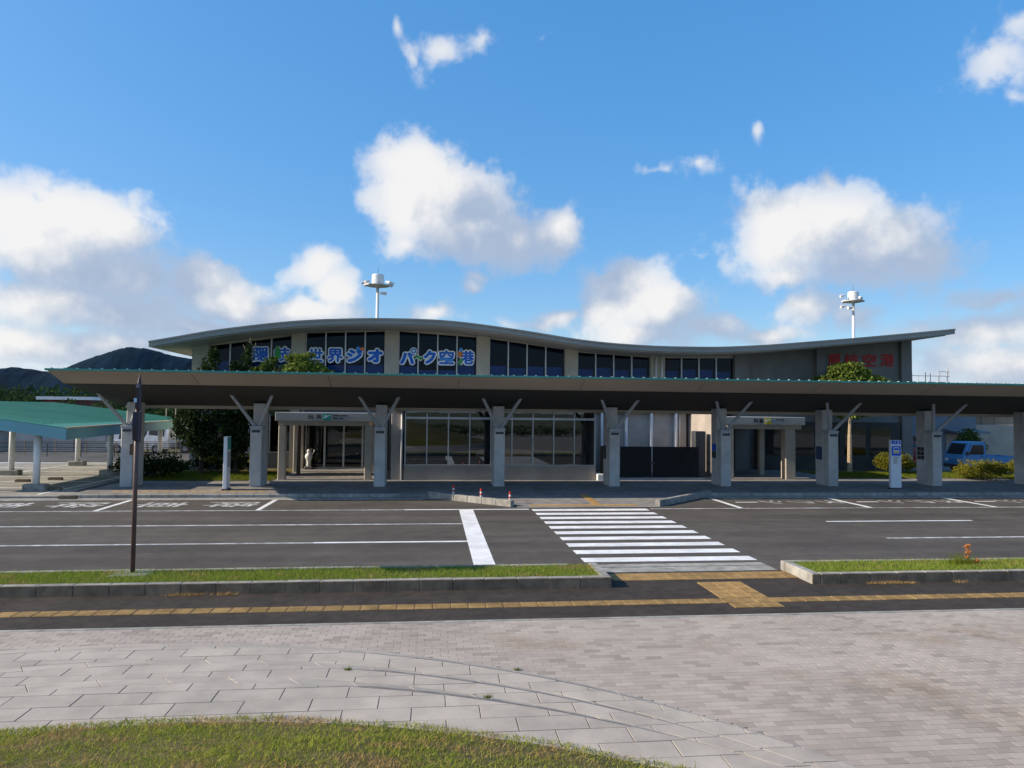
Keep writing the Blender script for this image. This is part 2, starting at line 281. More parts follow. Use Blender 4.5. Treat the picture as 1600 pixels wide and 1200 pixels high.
# ------------------------------------------------------------------ mesh helpers
class MB:
    def __init__(s): s.v = []; s.f = []
    def add(s, vs, fs):
        o = len(s.v); s.v += [tuple(x) for x in vs]; s.f += [tuple(i+o for i in f) for f in fs]; return s
    def box(s, x0, x1, y0, y1, z0, z1):
        v = [(x0,y0,z0),(x1,y0,z0),(x1,y1,z0),(x0,y1,z0),(x0,y0,z1),(x1,y0,z1),(x1,y1,z1),(x0,y1,z1)]
        return s.add(v, [(0,3,2,1),(4,5,6,7),(0,1,5,4),(1,2,6,5),(2,3,7,6),(3,0,4,7)])
    def cbox(s, x0, x1, y0, y1, z0, z1, c=.015):
        """box with chamfered top and upright edges"""
        def ring(z, i):
            a, b, e, d = x0+i, x1-i, y0+i, y1-i
            return [(a+c,e,z),(b-c,e,z),(b,e+c,z),(b,d-c,z),(b-c,d,z),(a+c,d,z),(a,d-c,z),(a,e+c,z)]
        v = ring(z0, 0)+ring(z1-c, 0)+ring(z1, c)
        f = [(j, (j+1) % 8, 8+(j+1) % 8, 8+j) for j in range(8)]+[(8+j, 8+(j+1) % 8, 16+(j+1) % 8, 16+j) for j in range(8)]
        return s.add(v, f+[tuple(range(16, 24)), tuple(range(7, -1, -1))])
    def prism(s, poly, axis, a, b):
        """polygon given in the two other axes, extruded along axis from a to b"""
        def P(u, w_, t):
            return {'x': (t,u,w_), 'y': (u,t,w_), 'z': (u,w_,t)}[axis]
        n = len(poly); v = [P(u, q, a) for u, q in poly]+[P(u, q, b) for u, q in poly]
        return s.add(v, [tuple(range(n-1, -1, -1)), tuple(range(n, 2*n))]+[(i, (i+1) % n, n+(i+1) % n, n+i) for i in range(n)])
    def tube(s, p0, p1, r0, r1=None, n=10, cap=True):
        r1 = r0 if r1 is None else r1
        a, b = Vector(p0), Vector(p1); d = (b-a).normalized()
        u = d.orthogonal().normalized(); q = d.cross(u)
        v = []
        for c, r in ((a, r0), (b, r1)):
            for i in range(n):
                t = 2*math.pi*i/n; v.append(c+u*(r*math.cos(t))+q*(r*math.sin(t)))
        f = [(i, (i+1) % n, n+(i+1) % n, n+i) for i in range(n)]
        if cap: f += [tuple(range(n-1, -1, -1)), tuple(range(n, 2*n))]
        return s.add(v, f)
    def bar(s, p0, p1, wx, wy):
        a, b = Vector(p0), Vector(p1); d = (b-a).normalized(); u = d.cross(Vector((0, 1, 0))).normalized(); q = d.cross(u)
        v = [c+u*(i*wx/2)+q*(j*wy/2) for c in (a, b) for i, j in ((-1,-1),(1,-1),(1,1),(-1,1))]
        return s.add(v, [(3,2,1,0),(4,5,6,7),(0,1,5,4),(1,2,6,5),(2,3,7,6),(3,0,4,7)])
    def lathe(s, prof, c=(0,0,0), n=16):
        v = [(c[0]+r*math.cos(2*math.pi*i/n), c[1]+r*math.sin(2*math.pi*i/n), c[2]+z) for r, z in prof for i in range(n)]
        f = [(k*n+i, k*n+(i+1) % n, (k+1)*n+(i+1) % n, (k+1)*n+i) for k in range(len(prof)-1) for i in range(n)]
        return s.add(v, f+[tuple(range(n-1, -1, -1)), tuple(range((len(prof)-1)*n, len(prof)*n))])
    def sheet(s, poly, z): return s.add([(x, y, z) for x, y in poly], [tuple(range(len(poly)))])
    def mesh(s, name, off=(0,0,0)):
        me = bpy.data.meshes.new(name); me.from_pydata([(x-off[0], y-off[1], z-off[2]) for x, y, z in s.v], [], s.f); me.update(); return me
LOC = {}
def put(name, me, m, parent=None, loc=(0,0,0), label=None, cat=None, group=None, kind=None, smooth=False):
    o = bpy.data.objects.new(name, me); COL.objects.link(o)
    if m is not None and me is not None and not me.materials: me.materials.append(MAT[m])
    if smooth: me.shade_smooth()
    o.location = loc
    if parent is not None: o.parent = parent
    for k, v in (('label', label), ('category', cat), ('group', group), ('kind', kind)):
        if v: o[k] = v
    pl = LOC.get(parent.as_pointer(), Vector((0,0,0))) if parent is not None else Vector((0,0,0))
    LOC[o.as_pointer()] = pl+Vector(loc)
    return o
def thing(name, loc, label, cat, group=None):
    return put(name, None, None, None, loc, label, cat, group)
def part(name, mb, m, parent, label=None, smooth=False, kind=None):
    """mesh in world coordinates, child of parent; its own origin sits on the parent's"""
    return put(name, mb.mesh(name, LOC[parent.as_pointer()]), m, parent, label=label, smooth=smooth, kind=kind)
def solo(name, mb, m, base, label, cat, group=None, smooth=False):
    return put(name, mb.mesh(name, base), m, None, base, label, cat, group, smooth=smooth)
def struct(name, mb, m, smooth=False):
    return put(name, mb.mesh(name), m, kind='structure', smooth=smooth)
def npmesh(name, V, Fc):
    me = bpy.data.meshes.new(name); nv, nf, k = len(V), len(Fc), Fc.shape[1]
    me.vertices.add(nv); me.vertices.foreach_set('co', np.ascontiguousarray(V, np.float32).ravel())
    me.loops.add(nf*k); me.loops.foreach_set('vertex_index', np.ascontiguousarray(Fc, np.int32).ravel())
    me.polygons.add(nf); me.polygons.foreach_set('loop_start', np.arange(0, nf*k, k, dtype=np.int32)); me.polygons.foreach_set('loop_total', np.full(nf, k, np.int32))
    me.update(calc_edges=True); return me
def blades(name, P, h, wd, lean=.6):
    """grass blades: one bent triangle pair each"""
    n = len(P); a = rng.uniform(0, 2*np.pi, n); hh = h*rng.uniform(.45, 1.25, n); ww = wd*rng.uniform(.6, 1.3, n)
    sx_, sy_ = np.cos(a)*ww, np.sin(a)*ww; b = rng.uniform(0, 2*np.pi, n); le = lean*hh*rng.uniform(.2, 1.2, n)
    V = np.zeros((n, 3, 3)); V[:, 0] = P; V[:, 1] = P; V[:, 2] = P
    V[:, 0, 0] -= sx_; V[:, 0, 1] -= sy_; V[:, 1, 0] += sx_; V[:, 1, 1] += sy_
    V[:, 2, 0] += np.cos(b)*le; V[:, 2, 1] += np.sin(b)*le; V[:, 2, 2] += hh; V[:, :2, 2] -= .005
    return npmesh(name, V.reshape(-1, 3), np.arange(3*n).reshape(-1, 3))
def leaves(name, C, size, flat=.0):
    """leaf-sized faces at points C with random turn"""
    n = len(C); d = rng.normal(size=(n, 3)); d /= np.linalg.norm(d, axis=1)[:, None]
    e = rng.normal(size=(n, 3)); e -= (e*d).sum(1)[:, None]*d; e /= np.linalg.norm(e, axis=1)[:, None]
    s = size*rng.uniform(.6, 1.4, n)[:, None]; d = d*s; e = e*s*.55
    V = np.stack([C-d, C+e*.9-d*.1, C+d, C-e*.9-d*.1], 1).reshape(-1, 3)
    return npmesh(name, V, np.arange(4*n).reshape(-1, 4))
def clumps(cs, n):
    """n points spread through ellipsoid clumps (x,y,z,rx,ry,rz), denser near their shells, uneven"""
    out = []; vol = np.array([c[3]*c[4]*c[5] for c in cs])**.67; vol /= vol.sum()
    for c, k in zip(cs, vol):
        m_ = max(8, int(n*k)); d = rng.normal(size=(m_, 3)); d /= np.linalg.norm(d, axis=1)[:, None]
        lump = 1+.22*np.sin(d[:, 0]*5+c[0]*3)*np.cos(d[:, 1]*4+c[1])+.15*np.sin(d[:, 2]*7+c[2]*5)
        r = rng.uniform(.25, 1, m_)**.45*lump
        out.append(np.array(c[:3])+d*r[:, None]*np.array(c[3:]))
    return np.concatenate(out)
_gl = {}
def glyph(ch, bold):
    """outline of one character as flat triangles, scaled to a unit box"""
    k = (ch, bold)
    if k not in _gl:
        cu = bpy.data.curves.new('g', 'FONT'); cu.body = ch; cu.size = 1; cu.offset = bold; cu.resolution_u = 3
        ob = bpy.data.objects.new('g', cu); COL.objects.link(ob)
        dg = bpy.context.evaluated_depsgraph_get(); me = bpy.data.meshes.new_from_object(ob.evaluated_get(dg))
        V = [tuple(v.co) for v in me.vertices]; Fc = [tuple(p_.vertices) for p_ in me.polygons]
        bpy.data.objects.remove(ob); bpy.data.curves.remove(cu); bpy.data.meshes.remove(me)
        _gl[k] = (V, Fc)
    return _gl[k]
def glyph_mb(ch, bold, fn, ref=None):
    V, Fc = glyph(ch, bold); Q = glyph(ch, 0 if ref is None else ref)[0]
    xs = [q[0] for q in Q]; ys = [q[1] for q in Q]; x0, x1, y0, y1 = min(xs), max(xs), min(ys), max(ys)
    sx_, sy_ = max(x1-x0, 1e-3), max(y1-y0, 1e-3)
    return MB().add([fn((v[0]-x0)/sx_, (v[1]-y0)/sy_) for v in V], Fc)

def fat(ch, w_, fn, n=8):
    """heavier strokes: copies of the character shifted all round, each a hair behind the other"""
    out = MB()
    for k in range(n+1):
        a = 2*math.pi*k/n; du, dv = (0, 0) if k == n else (w_*math.cos(a), w_*math.sin(a))
        m_ = glyph_mb(ch, 0, lambda u, v: fn(u*(1-2*w_)+w_+du, v*(1-2*w_)+w_+dv, (n-k)*.0007)); out.add(m_.v, m_.f)
    return out

# ================================================================== THE SETTING
struct('ground', MB().sheet([(-2500,-1500),(2500,-1500),(2500,4000),(-2500,4000)], -.25), 'ground_earth')
road = struct('road', MB().box(-75, 95, 14.62, 27.72, -.2, 0), 'asphalt_road')
# gutters beside the kerbs
gut = struct('gutter', MB().box(-75, 2.9, 27.05, 27.62, -.1, .006).box(10.6, 95, 27.05, 27.62, -.1, .006), 'kerb_concrete')
gut2 = struct('gutter_strip', MB().box(3.42, 7.36, 14.60, 15.05, -.1, .007).box(3.42, 7.36, 15.1, 15.38, -.1, .006), 'kerb_concrete')
struct('near_path', MB().box(-60, 70, 11.45, 14.60, -.2, 0), 'asphalt_path')
# painted markings are parts of the road
def paint(name, poly, m='paint_white', z=.004):
    o = part(name, MB().prism([(x, y) for x, y in poly], 'z', -.05, z), m, road); return o
def rect(x0, x1, y0, y1): return [(x0,y0),(x1,y0),(x1,y1),(x0,y1)]
for i in range(10):
    y1 = 24.19-.9*i; paint('crossing_stripe', rect(3.40, 7.40, y1-.45, y1))
paint('stop_line', rect(.93, 1.40, 14.95, 24.2))
paint('lane_line', rect(-75, .90, 21.10, 21.24), 'paint_worn'); paint('lane_line', rect(-75, .95, 18.24, 18.37), 'paint_worn')
paint('lane_line', rect(-2.9, .95, 18.23, 18.38), 'paint_white', .0055)
for a in (12.25, 22.2, 32.2):
    paint('lane_line', rect(a, a+4.9, 21.04, 21.17)); paint('lane_line', rect(a+.04, a+4.94, 18.12, 18.25), 'paint_worn')
paint('edge_line', rect(-75, 3.3, 24.12, 24.25), 'paint_worn'); paint('edge_line', rect(7.55, 95, 24.08, 24.2), 'paint_worn')
paint('edge_line', rect(-.9, 3.3, 24.11, 24.26), 'paint_white', .0055)
paint('edge_line', rect(-75, -.3, 27.0, 27.08), 'paint_worn', .0075); paint('edge_line', rect(11.4, 95, 26.98, 27.06), 'paint_worn', .0075)
for x in (-20.8, -15.75, -10.7, -5.66): paint('bay_line', rect(x-.08, x+.08, 24.27, 26.98))
for x in (10.88, 15.74, 20.65, 25.6, 30.5): paint('bay_line', rect(x-.08, x+.08, 24.22, 26.95))
def road_glyph(ch, x0, x1, y0, y1, bold=.02):
    """character lying on the road, its top towards +X"""
    mb = fat(ch, .018, lambda u, v, d: (x0+v*(x1-x0), y1-u*(y1-y0), .0045+d*.5), 6); part('road_lettering', mb, 'paint_worn', road)
for b in (-20.8, -15.75, -10.7):
    road_glyph('降', b+2.95, b+4.75, 25.05, 26.35); road_glyph('車', b+.62, b+2.38, 25.05, 26.35)
for b in (10.88, 15.74, 20.65):
    road_glyph('タ', b+3.75, b+4.8, 25.35, 26.25); road_glyph('ク', b+2.6, b+3.6, 25.35, 26.25); road_glyph('シ', b+1.5, b+2.4, 25.35, 26.25)
    paint('road_lettering', rect(b+.5, b+1.35, 25.74, 25.88))
# ---- far pavement under the canopy, with a nib that comes out to the crossing
pav = MB()
nib = [(-13.3,27.86),(.15,27.86),(.55,27.45),(2.95,25.05),(2.95,24.55),(8.0,24.55),(8.0,25.0),(10.95,27.86),(95,27.86),(95,40.0),(-13.3,40.0)]
def pz(x, y): return .03 if (y < 26.0) else (.10 if y > 27.6 else .03+.07*(y-26.0)/1.6)
pav = MB().prism([(-13.3,27.86),(95,27.86),(95,60),(-13.3,60)], 'z', -.2, .10)
pav.add([(.15,27.86,.10),(2.95,25.05,.025),(2.95,24.5,.012),(8.0,24.5,.012),(8.0,25.0,.025),(10.95,27.86,.10)], [(0,1,4,5),(1,2,3,4)])
sidewalk = struct('sidewalk', pav, 'sidewalk')
# far kerb stones
ks = MB().cbox(-.3, .297, 0, .15, -.15, .125, .02).mesh('kerb_stone')
ks2 = MB().cbox(-.3, .297, 0, .15, -.15, .10, .02).mesh('kerb_stone')
def shade_front(me, z):
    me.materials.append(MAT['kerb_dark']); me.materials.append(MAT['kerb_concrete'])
    for p_ in me.polygons: p_.material_index = 0 if p_.normal.y < -.5 else 1  # front faces darker: shade put into the colour along with grime
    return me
def kerbs(parent, a, b, me=ks, m='kerb_concrete', z=0, n=None, name='kerb_stone'):
    a, b = Vector((*a, z)), Vector((*b, z)); L = (b-a).length; n = n or max(1, round(L/.6)); d = (b-a)/n
    for i in range(n):
        o = put(name, me, m, parent, a+d*(i+.5)+Vector((0, 0, random.uniform(-.003, .003)))-LOC[parent.as_pointer()]); o.rotation_euler = (random.uniform(-.004,.004), 0, math.atan2(d.y, d.x)+random.uniform(-.004,.004)); o.scale.x = d.length/.6
kerbs(sidewalk, (-13.3,27.70), (.1,27.70)); kerbs(sidewalk, (11.1,27.70), (35.1,27.70))
kl = MB().cbox(-.3, .297, 0, .2, -.1, .22, .016).mesh('kerb_stone')
kerbs(sidewalk, (-.15,27.55), (2.75,24.75), kl, n=6); kerbs(sidewalk, (8.1,24.75), (11.2,27.75), kl, n=6)
# tactile tiles on the far pavement, seen at a flat angle
tf = MB().cbox(-.147, .147, -.147, .147, -.02, .006, .006).mesh('tactile_tile')
for i in range(13): put('tactile_tile', tf, 'tactile_far', sidewalk, (3.6+.3*i, 25.0, .026))
for i in range(8): put('tactile_tile', tf, 'tactile_far', sidewalk, (5.9, 25.3+.3*i, .03+.01*i))
for i in range(16): put('tactile_tile', tf, 'tactile_far', sidewalk, (-12.0+.3*i*1.2, 28.9, .101))
# ---- parking ground on the left
lot = struct('parking_lot', MB().box(-90, -13.32, 28.35, 56, -.2, .015), 'lot_concrete')
struct('driveway', MB().add([(-13.9,29.6,.022),(-9.4,29.6,.022),(-9.4,47,.022),(-14.9,47,.022)], [(0,1,2,3)]), 'asphalt_dark')
lk = put('kerb_line', MB().box(-90, -13.32, 27.74, 28.34, -.15, .06).mesh('kerb_line'), 'kerb_concrete', kind='structure')
for y in (31.2, 33.7, 36.2, 38.7, 41.2): part('bay_line', MB().box(-30, -15, y-.06, y+.06, .0, .02), 'paint_white', lot)
for x in (-14.7, -20.6, -26): part('bay_line', MB().box(x-.06, x+.06, 28.6, 44, .0, .021), 'paint_white', lot)
part('edge_line', MB().box(-60, -9.5, 44.6, 44.9, .0, .02), 'paint_white', lot)
struct('service_road', MB().box(-90, -9, 45.4, 56, -.1, .03), 'asphalt_dark')

# ================================================================== FOREGROUND: plaza, terraces, mound
KEY = [(10.66,-4.04,.80),(9.33,-3.47,.35),(8.35,-2.95,-.20),(7.17,-2.38,-.98),(6.4,-2.0,-1.3)]
def circ(a):
    """circle of the terrace family whose crown lies at y = a"""
    for (a0,x0,y0),(a1,x1,y1) in zip(KEY, KEY[1:]):
        if a >= a1 or a1 == 6.4:
            t = (a0-a)/(a0-a1); c = (x0+(x1-x0)*t, y0+(y1-y0)*t); return c[0], c[1], a-c[1]
def cpt(a, th):
    x, y, r = circ(a); return x+r*math.cos(th), y+r*math.sin(th)
# sloped edges and flats: outer crown, inner crown, outer height, inner height
COURSES = [(10.66,10.13,.0,.125),(10.13,9.60,.125,.125),(9.60,9.06,.125,.25),(9.06,8.62,.25,.25),(8.62,8.08,.25,.375),(8.08,7.08,.375,.375)]
base = MB()
TH = [math.radians(t) for t in np.linspace(-8, 188, 66)]
for a0, a1, z0, z1 in COURSES:
    vs = []
    for t in TH: vs += [(*cpt(a0, t), z0-.01), (*cpt(a1, t), z1-.01)]
    base.add(vs, [(2*i, 2*i+1, 2*i+3, 2*i+2) for i in range(len(TH)-1)])
terr = struct('terrace', base, 'mortar')
def stone(A, zf, G=.0045, c=.0025):
    """thin stone with a polygon plan A, drawn in by half a joint, heights from zf"""
    n = len(A); cx_ = sum(p_[0] for p_ in A)/n; cy_ = sum(p_[1] for p_ in A)/n; lift = random.uniform(-.0015, .002)
    def inset(P_, k):
        out = []
        for i in range(n):
            p0, p1, p2 = (Vector(P_[(i+q) % n]) for q in (-1, 0, 1)); d1 = (p1-p0).normalized(); d2 = (p2-p1).normalized()
            n1 = Vector((-d1.y, d1.x)); n2 = Vector((-d2.y, d2.x)); b = n1+n2
            out.append(p1+b*(k/max(.35, 1+n1.dot(n2))))
        return [tuple(q) for q in out]
    if sum(A[i][0]*A[(i+1) % n][1]-A[(i+1) % n][0]*A[i][1] for i in range(n)) < 0: A = A[::-1]
    P1 = inset(A, G); P2 = inset(P1, c)
    v = [(x, y, zf(x, y)-.05) for x, y in P1]+[(x, y, zf(x, y)-c+lift) for x, y in P1]+[(x, y, zf(x, y)+lift) for x, y in P2]
    f = [(j, (j+1) % n, n+(j+1) % n, n+j) for j in range(n)]+[(n+j, n+(j+1) % n, 2*n+(j+1) % n, 2*n+j) for j in range(n)]+[tuple(range(2*n, 3*n))]
    return MB().add(v, f)
def clip(P_, nx_, ny_, d):
    """keep the side of the line where nx*x + ny*y <= d"""
    out = []
    for i in range(len(P_)):
        a, b = P_[i], P_[(i+1) % len(P_)]; fa, fb_ = nx_*a[0]+ny_*a[1]-d, nx_*b[0]+ny_*b[1]-d
        if fa <= 0: out.append(a)
        if fa*fb_ < 0: t = fa/(fa-fb_); out.append((a[0]+(b[0]-a[0])*t, a[1]+(b[1]-a[1])*t))
    return out
def area(P_): return abs(sum(P_[i][0]*P_[(i+1) % len(P_)][1]-P_[(i+1) % len(P_)][0]*P_[i][1] for i in range(len(P_))))/2
for a0, a1, z0, z1 in COURSES:
    x, y, r = circ((a0+a1)/2)
    if z0 != z1:      # curved sloping edge stones
        dth = .70/r; t = math.radians(5)
        while t < math.radians(140):
            A = [cpt(a0, t+dth*j/3) for j in range(4)]+[cpt(a1, t+dth*j/3) for j in (3, 2, 1, 0)]
            zf = lambda px_, py_: z0+(z1-z0)*min(1, max(0, (math.hypot(px_-circ(a0)[0], py_-circ(a0)[1])-circ(a0)[2])/-((a0-a1)*.97)))
            if A[1][1] > 2.6 and -9.5 < A[1][0] < 7: part('edge_stone', stone(A, zf), 'granite', terr)
            t += dth
        continue
    k = 0; yy = 2.37      # straight courses of rectangular slabs cut along the curves
    while yy < 10.4:
        for i in range(-16, 16):
            xa = -3.85+.67*i+(.335 if k % 2 else 0); R_ = [(xa, yy), (xa+.67, yy), (xa+.67, yy+.305), (xa, yy+.305)]
            mx_, my_ = xa+.335, yy+.152
            for a_, sg in ((a0, 1), (a1, -1)):
                cx_, cy_, cr = circ(a_); d_ = math.hypot(mx_-cx_, my_-cy_); ux, uy = (mx_-cx_)/d_, (my_-cy_)/d_
                if R_: R_ = clip(R_, sg*ux, sg*uy, sg*(ux*cx_+uy*cy_+cr))
            if len(R_) >= 3 and area(R_) > .0015:
                q = [p_ for n_, p_ in enumerate(R_) if math.hypot(p_[0]-R_[n_-1][0], p_[1]-R_[n_-1][1]) > .02]
                if len(q) >= 3 and -9.5 < mx_ < 6.5: part('stone_slab', stone(q, lambda px_, py_: z0), 'granite', terr)
        yy += .305; k += 1
def terrace_z(x, y):
    for a in np.arange(10.7, 7.0, -.01):
        cx_, cy_, cr = circ(a)
        if math.hypot(x-cx_, y-cy_) >= cr:
            for a0, a1, z0, z1 in COURSES:
                if a1 <= a <= a0: return z0+(z1-z0)*(a0-a)/(a0-a1)
            return 0.
    return .375
# plaza pavers
plaza = struct('plaza', MB().sheet([(-60,-40),(70,-40),(70,11.42),(-60,11.42)], -.007), 'mortar')
part('edge_strip', MB().cbox(-40, 60, 11.37, 11.45, -.1, .006, .008), 'kerb_concrete', plaza)
PW, PH, GP = .222, .111, .002
x0c, y0c, r0c = circ(10.66)
def cproj(x, y, z=0):
    d = Vector((x, y, z-CAM_H)); k = d.dot(Fw)
    if k < .3: return None
    return 800+F_PX*d.dot(Rt)/k, 600-F_PX*d.dot(Up)/k, k
pv = []
row = 0; y = 11.36
while y > 3.6:
    xo = -9.5+(row % 2)*PW/2+random.uniform(-.01, .01)
    for i in range(120):
        xx = xo-1.5*PW+i*PW
        if math.hypot(xx-x0c, y-PH/2-y0c) < r0c+.02 and True:
            # cut pavers along the terrace are left whole where most of them shows
            if math.hypot(xx-x0c, y-PH/2-y0c) < r0c-.06: continue
        q = cproj(xx, y-PH/2)
        if q is None or not (-600 < q[0] < 2300 and q[1] < 1500): continue
        vis = 10 < q[0] < 1590 and q[1] < 1190
        pv.append((xx, y-PH/2, q[2], vis))
    y -= PH; row += 1
order = sorted([p_ for p_ in pv if p_[3]], key=lambda p_: p_[2])[:300]; near = set(id(p_) for p_ in order)
def paver_box(mb, x, y, dz):
    a, b, c, d = x-PW/2+GP, x+PW/2-GP, y-PH/2+GP, y+PH/2-GP; e = .0012
    mb.add([(a,c,-.03),(b,c,-.03),(b,d,-.03),(a,d,-.03),(a,c,-.0012+dz),(b,c,-.0012+dz),(b,d,-.0012+dz),(a,d,-.0012+dz),(a+e,c+e,dz),(b-e,c+e,dz),(b-e,d-e,dz),(a+e,d-e,dz)],
           [(0,1,5,4),(1,2,6,5),(2,3,7,6),(3,0,4,7),(4,5,9,8),(5,6,10,9),(6,7,11,10),(7,4,8,11),(8,9,10,11)])
def tone():
    return random.choice((1.0, 1.02, .98, .96, 1.04, .93, .90)) if random.random() < .84 else random.choice((.76, .82, 1.07))
def toned(me, vals):
    at = me.attributes.new('tone', 'FLOAT', 'FACE'); at.data.foreach_set('value', np.array(vals, np.float32)); return me
pmesh = []
for k in range(12):
    mb = MB(); paver_box(mb, 0, 0, 0); pmesh.append(toned(mb.mesh('paver'), [tone()]*9))
rest_mb = MB(); tv = []
for p_ in pv:
    if id(p_) in near: put('paver', random.choice(pmesh), 'paver', plaza, (p_[0], p_[1], random.uniform(-.0005, .0006)))
    else: paver_box(rest_mb, p_[0], p_[1], random.uniform(-.0005, .0006)); tv += [tone()]*9
put('paver_field', toned(rest_mb.mesh('paver_field'), tv), 'paver', plaza, kind='stuff')
# tactile strip along the path
def tactile_mesh(kind):
    mb = MB().cbox(-.146, .146, -.146, .146, -.03, .012, .006)
    if kind == 'bars':
        for i in range(4): mb.add([(x_, y_, z_) for x_, y_, z_ in [(-.11+.073*i-.018,-.13,.0121),(-.11+.073*i+.018,-.13,.0121),(-.11+.073*i+.018,.13,.0121),(-.11+.073*i-.018,.13,.0121),(-.11+.073*i-.008,-.12,.018),(-.11+.073*i+.008,-.12,.018),(-.11+.073*i+.008,.12,.018),(-.11+.073*i-.008,.12,.018)]], [(0,1,5,4),(1,2,6,5),(2,3,7,6),(3,0,4,7),(4,5,6,7)])
    else:
        for i in range(5):
            for j in range(5):
                cx_, cy_ = -.116+.058*i, -.116+.058*j
                mb.add([(cx_-.014,cy_-.014,.0121),(cx_+.014,cy_-.014,.0121),(cx_+.014,cy_+.014,.0121),(cx_-.014,cy_+.014,.0121),(cx_,cy_,.019)], [(0,1,4),(1,2,4),(2,3,4),(3,0,4)])
    return mb.mesh('tactile_tile')
tb, td = tactile_mesh('bars'), tactile_mesh('dots')
npath = bpy.data.objects['near_path']
for i in range(92):
    x_ = -11.2+.3*i
    o = put('tactile_tile', td if 5.0 < x_ < 6.3 else tb, 'tactile', npath, (x_, 12.28, random.uniform(-.002, .002)))
    if not 5.0 < x_ < 6.3: o.rotation_euler.z = math.pi/2+random.uniform(-.01, .01)
for i in range(13):
    for j in range(2): put('tactile_tile', td, 'tactile', npath, (3.75+.3*i, 14.02+.3*j, 0))
for j in range(5):
    for i in range(3): put('tactile_tile', tb, 'tactile', npath, (5.35+.3*i, 12.59+.3*j-.16+.16, 0)) if j < 4 else None
for i in range(3): put('tactile_tile', td, 'tactile', npath, (5.35+.3*i, 11.97, 0))
# ---- grass mound
gx, gy, gr = circ(7.17)
def mound(x, y):
    d = math.hypot(x-gx, y-gy); t = max(0, (gr-d)/gr); return .385+1.95*t+.03*math.sin(x*2.1)*math.cos(y*1.7)*min(1, t*8)
mb = MB(); NR, NA = 26, 72
vs = [(gx+gr*(k/NR)*math.cos(2*math.pi*i/NA), gy+gr*(k/NR)*math.sin(2*math.pi*i/NA)) for k in range(1, NR+1) for i in range(NA)]
mb.add([(gx, gy, mound(gx, gy))]+[(x, y, mound(x, y) if k_ < (NR-1)*NA else .34) for k_, (x, y) in enumerate(vs)],
       [(0, 1+i, 1+(i+1) % NA) for i in range(NA)]+[(1+k*NA+i, 1+(k+1)*NA+i, 1+(k+1)*NA+(i+1) % NA, 1+k*NA+(i+1) % NA) for k in range(NR-1) for i in range(NA)])
struct('mound', mb, 'soil', smooth=True)
n = 280000
th = rng.uniform(math.radians(25), math.radians(150), n); rr = gr-np.abs(rng.uniform(0, 1, n))*4.6+.03*np.sin(th*40)+rng.normal(0, .02, n)
P = np.stack([gx+rr*np.cos(th), gy+rr*np.sin(th)], 1)
keep = np.array([(lambda q: q is not None and -60 < q[0] < 1150 and q[1] < 1270)(cproj(x, y, .6)) for x, y in P])
P = P[keep]; patch = np.sin(P[:, 0]*3.1+1.3*np.sin(P[:, 1]*2.7))*np.sin(P[:, 1]*3.7+np.cos(P[:, 0]*1.9))
P = P[rng.uniform(0, 1, len(P)) < .72+.28*patch]
P3 = np.array([(x, y, mound(x, y)) for x, y in P])
me = blades('mound_grass', P3, .030, .0042, 1.7); put('mound_grass', me, 'grass_mound', kind='stuff', label='mown grass with dry brown patches on the near mound', cat='grass')
# tufts in the joints of the stone steps
for i, (x, y) in enumerate([(.62,7.62),(1.12,9.22),(-.95,8.7)]):
    z = terrace_z(x, y)+.002
    Pq = np.array([(x, y, z)])+np.c_[rng.normal(0, .022, 60), rng.normal(0, .012, 60), np.zeros(60)]
    o = put('weed_tuft', blades('weed_tuft', Pq-np.array([x, y, z]),   .035, .004, 1), 'grass_bed', None, (x, y, z), ['green weed tuft at the lowest joint of the stone steps','tiny green weed tuft where steps meet the brick paving','faint weed tuft in a middle joint of the stone steps'][i], 'weed', 'weeds in the paving joints')

# ================================================================== TRAFFIC ISLANDS
def island(x0, x1, label, open_end):
    isl = thing('traffic_island', ((x0+x1)/2, 14.0, 0), label, 'traffic island')
    y0, y1, h = 13.36, 14.66, .2
    kf = shade_front(MB().cbox(-.3, .298, 0, .16, -.1, h, .010).mesh('kerb_stone'), h-.03); kb = MB().cbox(-.3, .298, 0, .13, -.1, h-.01, .010).mesh('kerb_stone')
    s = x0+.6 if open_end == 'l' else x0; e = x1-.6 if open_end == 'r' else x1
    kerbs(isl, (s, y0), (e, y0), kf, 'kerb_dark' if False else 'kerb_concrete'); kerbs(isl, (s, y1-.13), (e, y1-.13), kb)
    ye = (y0, y1)
    ex = x1 if open_end == 'r' else x0
    ends = [(ex-.597, ex, y0, y0+.17), (ex-.18, ex, y0+.174, y1)] if open_end == 'r' else [(ex, ex+.18, y0+.002, y1-.2), (ex+.182, ex+.6, y0, y0+.17), (ex, ex+.6, y1-.196, y1)]
    for a, b, c, d in ends: put('kerb_end', shade_front(MB().cbox(a, b, c, d, -.1, h, .014).mesh('kerb_end', LOC[isl.as_pointer()]), 0), None, isl)
    part('soil_bed', MB().box(x0+.05, x1-.05, y0+.1, y1-.1, -.1, h-.035), 'soil', isl)
    a, b = max(x0+.15, -11), min(x1-.15, 17); n = int((b-a)*3600)
    P = np.c_[rng.uniform(a, b, n), rng.uniform(y0+.13, y1-.1, n), np.full(n, h-.04)]
    pt = np.sin(P[:, 0]*2.3)*np.sin(P[:, 1]*6+P[:, 0]); P = P[rng.uniform(0, 1, n) < .8+.25*pt]
    put('grass', blades('grass', P-np.array(LOC[isl.as_pointer()]), .075, .0055, .9), 'grass_island', isl, kind='stuff')
    return isl
isl1 = island(-40, 3.43, 'long grassy traffic island with concrete kerb left of the crossing', 'r')
isl2 = island(7.45, 45, 'grassy traffic island with sunlit kerb end right of the crossing', 'l')
